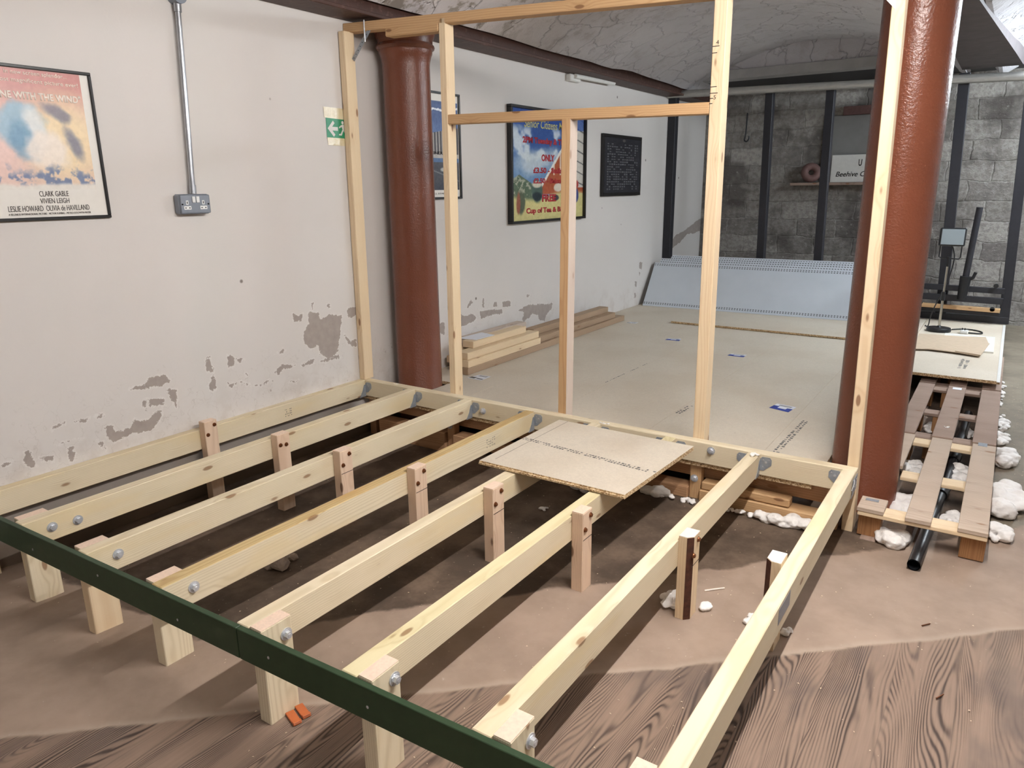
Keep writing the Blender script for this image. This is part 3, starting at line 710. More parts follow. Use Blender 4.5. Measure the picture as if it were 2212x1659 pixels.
DS.append(sheet('chipboard_sheet', rect(1.2+g, 1.8, .012, 2.4), DK-.022, DK-.0004, 'floor chipboard sheet beneath the shorter stud'))
DS.append(sheet('chipboard_sheet', rect(1.8+g, 2.4, .012, 2.4), DK-.022, DK-.0004, 'floor chipboard sheet behind the measured stud, with printed line and blue label'))
DS.append(sheet('chipboard_sheet', rect(2.4+g, 2.685, .012, 2.4), DK-.022, DK-.0004, 'narrow chipboard strip left of the right-hand column'))
for x0, x1, lab in ((.002, .9, 'far chipboard sheet in the corner by the white wall'), (.9+g, 1.8, 'far chipboard sheet in the middle of the deck'), (1.8+g, 2.7, 'far chipboard sheet left of the right column')):
    DS.append(sheet('chipboard_sheet', rect(x0, x1, 2.4+g, 4.68), DK-.022, DK-.0004, lab))
top2 = sheet('chipboard_sheet', [(.72, 3.3), (2.7, 3.3), (2.7, 3.92), (.72, 3.92)], DK, DK+.018, 'loose second chipboard sheet on the deck in front of the leaning panels')
obj('tongue', bbox(.725, 2.70, 3.292, 3.2995, DK+.006, DK+.012), M['chipe'], None, top2)
# printed line marks (illegible rows of dots and dashes)
def marks(name, x0, y0, x1, y1, z, parent, w=.012, n=26, rows=2):
    bm = bmesh.new(); a = Vector((x0, y0, 0)); b = Vector((x1, y1, 0)); d = (b-a).normalized(); q = Vector((-d.y, d.x, 0)); L = (b-a).length
    rr = random.Random(int(x0*1000)+5)
    for i in range(n):
        for r in range(rows):
            if rr.random() < .22: continue
            s = i*L/n; l = L/n*rr.uniform(.3, .85); h = w*rr.uniform(.5, 1)/rows; c = (r-(rows-1)/2)*w/rows*1.25
            P = [a+d*s+q*(c-h/2), a+d*(s+l)+q*(c-h/2), a+d*(s+l)+q*(c+h/2), a+d*s+q*(c+h/2)]
            bm.faces.new([bm.verts.new((p.x, p.y, z)) for p in P])
    return obj(name, bm, M['greyink'], None, parent)
marks('printed_line', 2.452, .33, 2.46, .92, DK+.0002, DS[4], .03, 20)
marks('printed_line', 1.823, .67, 1.833, .87, DK+.0002, DS[3], .03, 7)
marks('printed_line', 1.172, 1.06, 1.19, 1.7, DK+.0002, DS[1], .01, 30, 1)
# paper product labels on the deck
def dlabel(pts, label, blue=True):
    z = DK+.0003; o = obj('paper_label', prism(bmesh.new(), pts, z, z+.0006), M['paper']); tag(o, label, 'label', 'paper labels on the chipboard deck')
    P = [Vector((p[0], p[1], 0)) for p in pts]
    def at(u, v): return P[0]*(1-u)*(1-v)+P[1]*(1-u)*v+P[2]*u*v+P[3]*u*(1-v)
    for u0, u1, v0, v1 in (((0, 1, 0, .3), (.0, .3, .3, .62), (.72, 1, .3, .55)) if blue else ((0, .4, .1, .4), (.5, .95, .15, .3))):
        obj('blue_print', prism(bmesh.new(), [at(u0, v0), at(u1, v0), at(u1, v1), at(u0, v1)], z+.0006, z+.0009), M['blueink'] if blue else M['greyink'], None, o)
    for v in (.7, .82):
        obj('print_line', prism(bmesh.new(), [at(.2, v), at(.85, v), at(.85, v+.06), at(.2, v+.06)], z+.0006, z+.0009), M['greyink'], None, o)
dlabel([(2.227, 1.046), (2.245, 1.155), (2.357, 1.137), (2.343, 1.013)], 'blue and white paper label on the deck nearest the right column')
dlabel([(1.597, 2.239), (1.604, 2.317), (1.716, 2.329), (1.718, 2.241)], 'pale paper label on the deck left of the measured stud')
dlabel([(.973, 2.548), (.974, 2.616), (1.074, 2.653), (1.093, 2.554)], 'small pale paper label in the middle of the far deck')
dlabel([(.325, .68), (.345, .79), (.443, .79), (.447, .67)], 'crumpled paper label at the near end of the timber stack', False)
dlabel([(.36, 3.09), (.37, 3.16), (.45, 3.17), (.45, 3.1)], 'pale label at the far end of the timber stack', False)
# timber that carries the deck, seen under the cross beam
DB = thing('deck_support', 'orange timber bearer, short posts and sole timbers under the edge of the far deck', 'timber support', (1.4, .09, -.3))
rb = lumber('bearer', (.13, .125, -.166), (2.74, .125, -.166), .05, .088, M['bearer'], parent=DB)
for x, zt in ((.06, -.125), (.69, -.125), (2.166, -.125), (2.772, -.105)):
    o = lumber('short_post', (x, .06, fz(x, 0)-.003), (x, .06, zt), .05, .052, M['bearer'] if x < 2 else M['studo'], up=(1,0,0), parent=DB)
    if x > .5: bolt((x-.004, .0345, -.195 if x < 2.7 else -.16), (0,-1,0), o)
for a, b in ((.13, .66), (.72, 2.138), (2.194, 2.744)):
    zf = fz((a+b)/2, 0)-.002
    o = lumber('sole_timber', (a, .06, (zf-.24)/2), (b, .06, (zf-.24)/2), .09, -.24-zf, M['bearer'] if b < 2.2 else M['studo'], bev=.004, parent=DB)
ob = lumber('timber_offcut', (2.2, .052, -.219), (2.6, .052, -.217), .06, .04, M['studo'], bev=.006); tag(ob, 'short timber offcut lying on the sole timber near the platform corner', 'offcut')

# loose chipboard sheet lying on the joists
def loose():
    z0, z1 = .001, .0195
    pts = [(1.496, -.768), (2.174, -.765), (2.204, -.117), (1.501, -.102)]
    bm = bmesh.new(); prism(bm, pts, z0, z1); bm.normal_update()
    for f in bm.faces: f.material_index = 1 if abs(f.normal.z) < .5 else 0
    o = obj('chipboard_sheet', bm, [M['chip'], M['chipe']]); tag(o, 'loose square chipboard sheet lying across two joists', 'chipboard sheet')
    obj('edge_tongue', prism(bmesh.new(), [(1.497, -.7755), (2.172, -.7725), (2.172, -.7645), (1.497, -.7675)], .006, .013), M['chipe'], None, o)
    marks('printed_line', 1.503, -.43, 2.185, -.50, z1+.0002, o, .026, 46)
    obj('pencil_line', prism(bmesh.new(), [(1.545, -.72), (1.5465, -.72), (1.5535, -.105), (1.552, -.105)], z1+.0001, z1+.0004), M['pencil'], None, o)
    return o
loose()

# ------------------------------------------------------------------ cast iron columns
def column(name, c, zt, label, seg=56):
    zf = fz(*c)-.003 if c[0] > 1 else -.36
    pr = [(.15, zf), (.15, zf+.02), (.143, zf+.03), (.141, .6), (.139, zt-.22), (.141, zt-.2), (.15, zt-.165), (.157, zt-.15), (.157, zt-.135), (.168, zt-.128), (.172, zt-.118), (.168, zt-.108), (.16, zt-.1), (.16, zt-.085), (.178, zt-.04), (.185, zt-.015), (.185, zt)]
    bm = lathe(bmesh.new(), pr, seg)
    o = obj(name, bm, M['column'], Matrix.Translation((c[0], c[1], 0)), smooth=True); tag(o, label, 'column', 'cast iron columns'); return o
column('cast_iron_column', (.17, .376), 2.049, 'red-brown cast iron column close to the white wall, behind the second stud')
column('cast_iron_column', (2.832, .425), 2.099, 'large red-brown cast iron column on the right, behind the pale stud')

# ------------------------------------------------------------------ timber stack on the deck by the wall
SH = .049; z0 = DK+.0005
def st_t(x0, x1, y0, y1, lev, mat, label, dz=0):
    z = z0+lev*(SH+.0006)
    o = lumber('timber_length', ((x0+x1)/2, y0, z+SH/2+dz), ((x0+x1)/2, y1, z+SH/2+dz), x1-x0, SH, mat); tag(o, label, 'timber', 'timber stacked on the deck by the wall')
st_t(.2, .29, .735, 3.2, 0, M['brown'], 'longest brown timber at the bottom front of the wall stack')
st_t(.09, .185, .78, 3.12, 0, M['brown'], 'brown timber on the deck behind the bottom front one')
st_t(.195, .29, .74, 1.68, 1, M['stud'], 'pale timber second from the bottom of the short pile')
st_t(.17, .265, 1.7, 3.05, 1, M['brown'], 'grey-brown long timber in the middle of the far stack')
st_t(.05, .145, .8, 3.0, 1, M['brown'], 'brown timber against the wall in the middle level')
st_t(.17, .27, .76, 1.685, 2, M['stud'], 'pale knotty timber third from the bottom of the short pile')
st_t(.11, .2, 1.72, 3.03, 2, M['brown'], 'dark topmost long timber of the far stack by the wall')
st_t(.02, .115, .9, 1.66, 2, M['stud'], 'pale timber tight against the wall in the short pile')
st_t(.12, .215, .9, 1.585, 3, M['stud'], 'pale topmost timber under the white paper')
st_t(.02, .11, .95, 1.75, 3, M['studg'], 'greyish topmost timber touching the wall')
pp = obj('paper_sheet', prism(bmesh.new(), [(.06, .93), (.2, .95), (.215, 1.16), (.075, 1.19)], z0+4*(SH+.0006)+.0005, z0+4*(SH+.0006)+.0035), M['paper']); tag(pp, 'white paper leaflet on top of the short timber pile', 'paper')

# ------------------------------------------------------------------ steel panels leaning at the far end
for i in range(5):
    dy = i*.058; a = Vector((.06+.05*(i > 0)+.1*(i > 2), 4.13+dy, DK+.001)); b = Vector((2.62, 4.26+dy, DK+.001))
    ln = Vector((0, .34-.032*i, .427+.022*i)).normalized()
    x = (b-a).normalized(); y = (ln-x*ln.dot(x)).normalized(); z = x.cross(y)
    Mx = Matrix((x, y, z)).transposed().to_4x4(); Mx.translation = a+z*.0
    L = (b-a).length; H = .545
    bm = bmesh.new(); box(bm, 0, L, 0, H, -.003, 0); box(bm, 0, L, 0, .003, -.028, -.003); box(bm, 0, L, H-.003, H, -.028, -.003); box(bm, 0, L, .003, .014, -.028, -.025); box(bm, 0, L, H-.014, H-.003, -.028, -.025)
    o = obj('steel_panel', bm, M['panel'], Mx)
    tag(o, ['front grey-white perforated steel panel leaning at the far end of the deck', 'second grey steel panel, just behind the front leaning one', 'middle grey steel panel of the leaning set', 'fourth grey steel panel of the leaning set', 'rearmost grey steel panel, its top edge against the black frame'][i], 'metal panel', 'steel panels leaning on the black frame')

# ------------------------------------------------------------------ black frame at the far end
fr = thing('post_rack', 'tall black frame of upright posts in front of the blockwork wall', 'frame', (1.6, 4.8, DK))
FY = 4.80
for xt, xb, w in ((.045, .045, .085), (1.058, 1.1, .075), (1.63, 1.672, .075), (2.722, 2.80, .085), (3.212, 3.3, .08)):
    lumber('upright', (xb, FY, DK), (xt, FY, 2.06), w, .09, M['black'], up=(0,1,0), parent=fr)
lumber('bottom_rail', (.1, FY, DK+.03), (3.33, FY, DK+.03), .1, .06, M['black'], parent=fr)
lumber('clamp_rail', (1.0, FY-.09, .225), (3.27, FY-.09, .2), .04, .05, M['black'], parent=fr)
lumber('lower_clamp_rail', (1.0, FY-.1, .135), (3.27, FY-.1, .11), .04, .055, M['black'], parent=fr)
lumber('wooden_rail', (1.0, FY-.13, .06), (3.26, FY-.13, .03), .06, .035, M['studo'], parent=fr)
lumber('under_rail', (1.0, FY-.1, .02), (3.26, FY-.1, -.01), .04, .03, M['black'], parent=fr)
for x, z in ((2.63, .06), (3.2, .04), (3.2, .25)):
    k = obj('wing_knob', cyl(bmesh.new(), (x, FY-.16, z), (x, FY-.13, z), .02, 12), M['blackp'], None, fr)
    obj('knob_stem', cyl(bmesh.new(), (x, FY-.13, z), (x, FY-.11, z+.005), .008, 8), M['bolt'], None, k)
cl = thing('tube_clamp', 'short black tube held upright in a clamp on the black frame', 'clamp', (2.98, FY-.15, .1))
obj('tube', cyl(bmesh.new(), (2.955, FY-.222, .15), (2.99, FY-.222, .93), .026, 16), M['black'], None, cl)
cb = obj('clamp_body', cyl(bmesh.new(), (2.955, FY-.222, .12), (2.965, FY-.222, .33), .036, 16, .046), M['blackp'], None, cl)
obj('bracket', bbox(2.93, 2.985, FY-.19, FY-.1105, .19, .235, .004), M['blackp'], None, cb)
obj('handle', tube(bmesh.new(), [(2.99, FY-.225, .30), (3.02, FY-.235, .32), (3.035, FY-.235, .37)], .014, 8), M['blackp'], None, cb)

# blockwork alcove, shelf and what stands on it
struct('trim_5', bbox(1.36, 2.05, 5.925, 5.951, 1.19, 1.86, .004), M['render'])
struct('trim_6', bbox(1.55, 2.3, 5.90, 5.951, 1.86, 1.95, .003), M['tile'])
sh = obj('plank_shelf', bbox(1.08, 2.2, 5.79, 5.949, 1.125, 1.155, .003), M['pallet2']); tag(sh, 'rough plank shelf on the blockwork wall', 'shelf')
def torus(bm, c, R, r, ax):
    ax = Vector(ax).normalized(); t = Vector((0,0,1)); u = ax.cross(t).normalized(); v = ax.cross(u); g2 = []
    for i in range(28):
        a = 2*PI*i/28; e = u*math.cos(a)+v*math.sin(a)
        g2.append([bm.verts.new(Vector(c)+e*(R+r*math.cos(2*PI*j/12))+ax*(r*math.sin(2*PI*j/12))) for j in range(12)])
    for i in range(28):
        for j in range(12): bm.faces.new((g2[i][j], g2[(i+1)%28][j], g2[(i+1)%28][(j+1)%12], g2[i][(j+1)%12]))
    return bm
RX = 1.285
tr = obj('clay_ring', torus(bmesh.new(), (RX, 5.85, 1.265), .068, .041, (.35, -1, .25)), M['tile'], None, None, True); tag(tr, 'dull red clay ring lying on the plank shelf', 'ring')
sg = thing('white_sign', 'white sign with black lettering on the plank shelf, half hidden by the column', 'sign', (1.9, 5.86, 1.156))
obj('sign_board', bbox(1.49, 2.25, 5.862, 5.868, 1.157, 1.445, .001), M['white'], None, sg)
SM = Matrix(((1,0,0,0),(0,0,-1,5.8618),(0,1,0,0),(0,0,0,1)))
text('lettering', 'U', 1.765, 1.80, 1.325, 1.395, M['hole'], SM, sg, bold=.01)
text('lettering', 'Beehive C', 1.545, 1.845, 1.215, 1.27, M['hole'], SM, sg, shear=.25, bold=.008)
hk = obj('wall_hook', tube(bmesh.new(), smooth_path([(.5, 5.93, 1.95), (.5, 5.915, 1.72), (.49, 5.91, 1.65), (.52, 5.9, 1.63), (.545, 5.9, 1.66), (.545, 5.9, 1.69)]), .008, 8), M['black']); tag(hk, 'dark hook hanging high on the blockwork wall', 'hook')
pb = tube(bmesh.new(), [(.01, 4.71, 2.075), (1.2, 4.71, 2.046), (2.2, 4.71, 2.02), (3.15, 4.71, 1.992), (5.85, 4.71, 1.93)], .037, 16)
sp_ = obj('lagged_pipe', pb, M['pipe'], None, None, True); tag(sp_, 'silver lagged pipe running across under the far lintel', 'pipe')
# white lamp arm high on the left wall
wl = thing('wall_light', 'white tubular bracket light high on the left wall', 'light', (.0, 2.6, 2.02))
obj('mount', bbox(.001, .05, 2.54, 2.72, 1.99, 2.046, .008), M['white'], None, wl)
obj('tube_arm', cyl(bmesh.new(), (.06, 2.6, 2.03), (.06, 3.32, 2.045), .018, 14), M['white'], None, wl)

# ------------------------------------------------------------------ deck on the right, pallets, lamp
dr = sheet('chipboard_sheet', rect(2.7025, 3.318, 2.4015, 4.70), DK-.02, DK-.0004, 'chipboard sheet on the pallets carrying the work light')
obj('white_edge', bbox(3.3, 3.319, 2.37, 4.69, DK-.0004, DK+.002), M['white'], None, dr)
marks('printed_line', 3.09, 2.68, 3.1, 3.02, DK+.0002, dr, .05, 9)
wb = obj('white_board_offcut', prism(bmesh.new(), [(2.9, 3.3), (3.26, 3.32), (3.255, 3.98), (2.9, 3.97)], DK+.0003, DK+.012), M['cream']); tag(wb, 'white board offcut under the cardboard on the right-hand deck', 'board')
c1 = obj('cardboard_sheet', prism(bmesh.new(), [(2.74, 3.12), (2.84, 3.17), (3.02, 3.15), (3.17, 3.1), (3.22, 3.62), (3.19, 3.9), (3.03, 3.84), (2.72, 3.8)], DK+.0125, DK+.018), M['card']); tag(c1, 'flattened brown cardboard on the right-hand deck in front of the work light', 'cardboard')
obj('folded_flap', prism(bmesh.new(), [(3.02, 3.16), (3.185, 3.1), (3.225, 3.6), (3.06, 3.62)], DK+.0185, DK+.024), M['card'], None, c1)
# work light
wlx = thing('work_light', 'halogen work light on a round-based stand on the right-hand deck', 'lamp', (2.84, 4.1, DK))
obj('base', lathe(bmesh.new(), [(.093, DK+.0005), (.095, DK+.02), (.088, DK+.032), (.02, DK+.036), (.012, DK+.05)], 32, (2.84, 4.1)), M['blackp'], None, wlx, True)
pole = obj('pole', cyl(bmesh.new(), (2.84, 4.1, DK+.04), (2.838, 4.1, .2), .0105, 12), M['chrome'], None, wlx)
obj('upper_pole', cyl(bmesh.new(), (2.838, 4.1, .2), (2.838, 4.1, .46), .0085, 12), M['chrome'], None, pole)
obj('grip_collar', cyl(bmesh.new(), (2.838, 4.1, .165), (2.838, 4.1, .24), .016, 12), M['blackp'], None, pole)
obj('swivel', cyl(bmesh.new(), (2.838, 4.1, .455), (2.838, 4.1, .535), .012, 10), M['blackp'], None, wlx)
obj('yoke', tube(bmesh.new(), [(2.765, 4.1, .63), (2.765, 4.1, .535), (2.78, 4.1, .525), (2.91, 4.1, .52), (2.922, 4.1, .535), (2.922, 4.1, .63)], .005, 8), M['blackp'], None, wlx)
HM = Matrix.Translation((2.845, 4.1, .70)) @ Matrix.Rotation(math.radians(-5), 4, 'X') @ Matrix.Rotation(math.radians(6), 4, 'Z')
hb = bmesh.new(); box(hb, -.095, .095, -.035, .05, -.075, .075, .008)
hd_ = obj('lamp_head', hb, M['blackp'], HM, wlx)
obj('lamp_glass', bbox(-.082, .082, -.038, -.0352, -.063, .063, .001), M['glass'], HM, hd_)
obj('cable', tube(bmesh.new(), smooth_path([(2.845, 4.12, .63), (2.86, 4.13, .6), (2.878, 4.12, .53), (2.87, 4.115, .42), (2.845, 4.12, .3), (2.80, 4.16, .16), (2.76, 4.22, .02), (2.745, 4.27, DK+.012), (2.72, 4.30, DK+.006)]), .005, 8), M['blackp'], None, wlx)
cbl = thing('power_cable', 'black power cable with a white plug lying beside the work light base', 'cable', (3.05, 4.1, DK))
obj('lead', tube(bmesh.new(), smooth_path([(2.935, 4.2, DK+.006), (3.0, 4.26, DK+.006), (3.08, 4.27, DK+.006), (3.15, 4.2, DK+.006), (3.15, 4.11, DK+.006), (3.06, 4.09, DK+.008)]), .006, 8), M['blackp'], None, cbl)
pg = obj('plug', bbox(3.0, 3.06, 4.06, 4.11, DK+.0005, DK+.03, .006), M['switch'], None, cbl)
for x in (3.01, 3.03): obj('pin', bbox(x, x+.008, 4.075, 4.085, DK+.03, DK+.047), M['hole'], None, pg)

def pallet(y0, y1, pl, m1, m2, label, stub=False):
    t = thing('pallet', label, 'pallet', (3.1, y0, -.3), 'timber pallets on the floor')
    zt = -.152
    for xa, xb, ya, yb in pl: obj('deck_board', bbox(xa, xb, ya, yb, zt-.018, zt, .002), m1, Matrix.Identity(4), t)
    n = (y0+.0, y0+.5, y1-.1)
    for i, y in enumerate(n): lumber('cross_board', (2.875 if not (stub and i == 1) else 2.975, y+.05, zt-.0275), (3.333, y+.05, zt-.0275), .095, .018, m2, parent=t)
    for i, y in enumerate(n):
        for x in (2.92, 3.055, 3.29):
            if stub and i == 1 and x < 3: continue
            if stub and x == 3.055: continue
            yb = y+.05+(.03 if stub and i == 0 else 0)
            zb = -.29
            b = lumber('block', (x, yb, zb), (x, yb, zt-.037), .085, .085, M['palblk'], up=(0,1,0), parent=t)
    for x in ((2.925,) if stub else (2.92, 3.29)):
        lumber('runner', (x, y0+.0, -.294), (x, y0+.25 if stub else y1, -.294), .06, .012, M['pallet2'], parent=t)
    return t
p1 = pallet(0, 1.15, [(3.05, 3.142, -.005, 1.14), (3.232, 3.333, 0, 1.14), (2.872, 2.972, .0, .135), (2.9, 2.972, .6, 1.14)], M['pallet'], M['stud'], 'nearest pale pallet, cut around the right-hand column', True)
obj('nail_plate', bbox(2.89, 2.94, .09, .115, -.152, -.1505), M['zinc'], None, p1)
p2 = pallet(1.16, 2.36, [(3.045, 3.142, 1.165, 2.345), (3.228, 3.333, 1.165, 2.345), (2.872, 2.965, 1.165, 2.345)], M['pallet2'], M['pallet2'], 'older grey-brown pallet behind the nearest pallet')
obj('paper_tag', bbox(3.07, 3.12, 2.26, 2.31, -.152, -.1512), M['paper'], None, p2)
p3 = pallet(2.37, 3.5, [(3.045, 3.142, 2.375, 3.49), (3.228, 3.333, 2.375, 3.49), (2.872, 2.965, 2.375, 3.49)], M['pallet2'], M['pallet2'], 'pallet under the chipboard sheet with the work light')
np_ = obj('nail_plate', bbox(3.255, 3.295, 1.11, 1.165, -.1518, -.1505), M['zinc']); tag(np_, 'small metal plate joining the two pallets', 'plate')
pr = [(3.112, -.17, -.27), (3.125, .2, -.268), (3.145, .72, -.266), (3.158, 1.1, -.264), (3.175, 1.66, -.262), (3.18, 2.1, -.262)]
pipe = thing('black_pipe', 'black plastic pipe on the floor running under the pallets', 'pipe', (3.11, -.17, -.295))
def hollow():
    bm = bmesh.new(); P = [Vector(p) for p in pr]
    tube(bm, P, .0235, 20, cap=False); tube(bm, P, .0195, 20, cap=False)
    return bm
obj('pipe_run', hollow(), M['blackp'], None, pipe, True)
for y, x in ((.66, 3.142), (1.18, 3.16), (1.5, 3.17)): obj('coupling', tube(bmesh.new(), [(x-.0035, y-.05, -.266), (x+.0035, y+.05, -.2655)], .031, 18), M['blackp'], None, pipe, True)

# ------------------------------------------------------------------ expanding foam, rubble and litter
def blob(name, c, r, n, label, cat, spread=1.0, flat=.7, grp='lumps of white expanding foam', mat='foam', seed=0, el=(1, 1), zf=None):
    rr = random.Random(seed); bm = bmesh.new(); c = Vector(c); n = n*3
    for i in range(n):
        a = rr.uniform(0, 2*PI); d = math.sqrt(rr.random())
        q = Vector((math.cos(a)*d*r*spread*el[0]*1.15, math.sin(a)*d*r*spread*el[1]*1.15, rr.uniform(-.3, .55)*r*flat*(1-.6*d)))
        s = r*rr.uniform(.26, .55)
        ax = Vector((rr.uniform(.75, 1.35), rr.uniform(.75, 1.35), rr.uniform(.6, 1)))
        for w in bmesh.ops.create_icosphere(bm, subdivisions=3, radius=1.0)['verts']:
            k = 1+.3*mnoise.noise(w.co*1.7+Vector((seed, i, 3)))+.12*mnoise.noise(w.co*4.5+Vector((i, seed, 1)))
            w.co = Vector((w.co.x*s*k*ax.x, w.co.y*s*k*ax.y, w.co.z*s*k*ax.z*flat*1.1))+q
    zl = min(w.co.z for w in bm.verts); z = fz(c.x, c.y) if zf is None else zf
    for w in bm.verts: w.co.z = max(w.co.z-zl-r*.18, -.002)
    o = obj(name, bm, M[mat], Matrix.Translation((c.x, c.y, z)), None, True)
    m = o.modifiers.new('fuse', 'REMESH'); m.mode = 'VOXEL'; m.voxel_size = max(.0028, r*.075); m.use_smooth_shade = True
    s = o.modifiers.new('soft', 'SMOOTH'); s.factor = .4; s.iterations = 2
    tag(o, label, cat, grp); return o
FO = [((2.59, -.03), .06, 7, 'long white foam lump against the sole timber near the platform corner', 1.2, (1.3, .35)),
      ((2.425, -.885), .05, 5, 'white foam lump left of the bark-edged post on the lino', .7, (.6, 1)),
      ((2.535, -.845), .03, 3, 'small white foam lump right of the bark-edged post', .6, (.5, 1)),
      ((2.70, -.845), .03, 3, 'little white foam knob left of the outermost joist', .8, (1, 1)),
      ((2.815, -.85), .022, 3, 'foam knob poking out under the right side of the outermost joist', .8, (.7, 1)),
      ((1.68, -.17), .05, 4, 'dull foam lump under the middle of the chipboard sheet', 1, (1, .5)),
      ((1.99, -.02), .06, 4, 'greyish foam lump under the right corner of the chipboard sheet', .8, (.9, .4)),
      ((2.13, -.03), .028, 6, 'thin white foam bead along the floor by the bolted short post', 2.2, (2, .25)),
      ((2.36, -.03), .028, 6, 'thin white foam bead along the floor under the seventh joist', 2.0, (2, .25)),
      ((1.63, -.46), .02, 2, 'small foam crumb on the dark floor left of the chipboard sheet', 1, (1, 1)),
      ((.72, -.15), .025, 2, 'small foam crumb under the cross beam below the second stud', 1, (1, 1)),
      ((1.17, -1.97), .02, 3, 'dab of foam at the foot of the leg behind the green board', .8, (1.6, .3)),
      ((3.01, .03), .068, 7, 'white foam lump under the front edge of the nearest pallet', .7, (.8, .8)),
      ((3.005, .42), .07, 7, 'big white foam heap between column and pallet', .9, (.5, 1.6)),
      ((3.21, .40), .05, 5, 'foam lump inside the nearest pallet, right of the pipe', .9, (.7, 1)),
      ((3.2, .95), .07, 7, 'long foam lump beside the pipe coupling in the nearest pallet', .9, (.4, 2)),
      ((2.99, .95), .06, 5, 'dirty foam lump behind the column inside the nearest pallet', .8, (.7, 1.3)),
      ((3.0, 1.75), .05, 5, 'frosty foam lump in the left bay of the older pallet', .8, (.5, 1.8)),
      ((3.2, 1.75), .05, 5, 'foam lump in the right bay of the older pallet', .8, (.4, 1.8)),
      ((3.375, .33), .06, 6, 'lowest white foam lump along the right side of the nearest pallet', 1.0, (.6, 1.1)),
      ((3.39, .70), .095, 12, 'largest white foam mass along the right side of the nearest pallet', 1.0, (.55, 1.7)),
      ((3.385, 1.33), .075, 7, 'rounded white foam lump right of the joint between the pallets', .9, (.5, 1.2)),
      ((3.365, 1.95), .05, 9, 'flaky white foam along the right side of the older pallet', 1.4, (.35, 4)),
      ((3.345, 2.9), .03, 8, 'thin foam streak along the floor beside the pallet under the work light sheet', 1.4, (.3, 8))]
for i, (c, r, n, lab, spd, el) in enumerate(FO):
    blob('foam_lump', (c[0], c[1], 0), r, n, lab, 'foam', spd, .75, seed=i+1, el=el)
blob('foam_lump', (2.45, -.045, 0), .014, 5, 'small foam blob on top of the seventh joist at the cross beam', 'foam', 1.2, .8, seed=41, zf=.0005)
blob('foam_lump', (1.70, .015, 0), .012, 3, 'foam dab on the cross beam behind the chipboard sheet', 'foam', 1.2, .6, seed=42, zf=.0005, el=(2, .6))
blob('foam_lump', (.27, .03, 0), .01, 3, 'tiny foam dabs on the cross beam in front of the wall column', 'foam', 1.5, .5, seed=43, zf=.0005, el=(1.6, .5))
blob('foam_lump', (3.1, 1.36, 0), .012, 2, 'crumb of foam on the middle board of the older pallet', 'foam', 1, .6, seed=44, zf=-.1515, el=(1, 1))
def rock(c, r, label, seed):
    rr = random.Random(seed); bm = bmesh.new(); bmesh.ops.create_icosphere(bm, subdivisions=2, radius=1)
    for w in bm.verts:
        k = 1+.45*mnoise.noise(w.co*1.3+Vector((seed*3.1, 0, 0))); w.co = Vector((w.co.x*r*1.25*k, w.co.y*r*k, w.co.z*r*.7*k))
    zl = min(w.co.z for w in bm.verts)
    for w in bm.verts: w.co.z -= zl+.003
    o = obj('rubble_stone', bm, M['rock'], Matrix.Translation((c[0], c[1], fz(*c)))); tag(o, label, 'stone', 'bits of rubble under the joists')
rock((1.0, -1.45), .034, 'largest grey rubble stone on the floor between the joists', 1)
rock((.975, -1.37), .02, 'pale rubble stone behind the largest one', 2)
rock((.955, -1.47), .016, 'small reddish rubble stone left of the largest one', 3)
rock((.96, -1.425), .017, 'light rubble stone between the other pieces', 5)
def shim(y, label):
    Mx = Matrix.Translation((1.731, y, fz(1.73, y)+.0025)) @ Matrix.Rotation(math.radians(-18), 4, 'Z')
    t = obj('plastic_shim', bbox(0, .062, -.012, .012, 0, .006, .001), M['orange'], Mx); tag(t, label, 'shim', 'orange shims at the leg foot')
    obj('raised_lip', bbox(.052, .062, -.012, .012, .006, .010, .0008), M['orange'], Mx, t)
shim(-2.008, 'orange plastic shim at the leg foot, the one nearer the camera'); shim(-1.975, 'orange plastic shim at the leg foot, the one further back')
sk = obj('white_splinter', tube(bmesh.new(), [(2.495, -.745, fz(2.5, -.7)+.004), (2.52, -.72, fz(2.5, -.7)+.005), (2.55, -.688, fz(2.5, -.7)+.004)], .003, 6), M['offwhite']); tag(sk, 'thin white splinter on the lino right of the bark-edged post', 'splinter')
for x, y, a, lab in ((3.19, -.55, .9, 'short nail lying on the bare boards at the right, further up'), (3.26, -.93, 1.1, 'short nail lying on the bare boards at the right, lower down')):
    d = Vector((math.cos(a), math.sin(a), 0))*.017; p = Vector((x, y, -.291))
    n_ = obj('loose_nail', cyl(bmesh.new(), p-d, p+d, .0022, 6), M['screw']); tag(n_, lab, 'nail', 'loose nails on the boards')
# foam and sawdust litter nobody could count
def litter():
    bm = bmesh.new(); rr = random.Random(9)
    for i in range(900):
        if i < 620: x, y = rr.uniform(.2, 3.4), rr.uniform(-2.2, .0)
        else: x, y = rr.gauss(3.42, .05), rr.uniform(.3, 3.3)
        if x < .05: continue
        z = fz(x, y)+.003; s = rr.uniform(.0012, .0042); a = rr.uniform(0, PI)
        c, sn = math.cos(a)*s, math.sin(a)*s; k = rr.uniform(.3, .8)
        A = [bm.verts.new((x+c, y+sn, z)), bm.verts.new((x-sn*k, y+c*k, z+.001)), bm.verts.new((x-c, y-sn, z)), bm.verts.new((x+sn*k, y-c*k, z+.0015))]
        bm.faces.new(A)
    return bm
o = obj('sawdust_flakes', litter(), M['flakes']); tag(o, 'scattered pale wood flakes and foam crumbs on the floor', 'litter', kind='stuff')

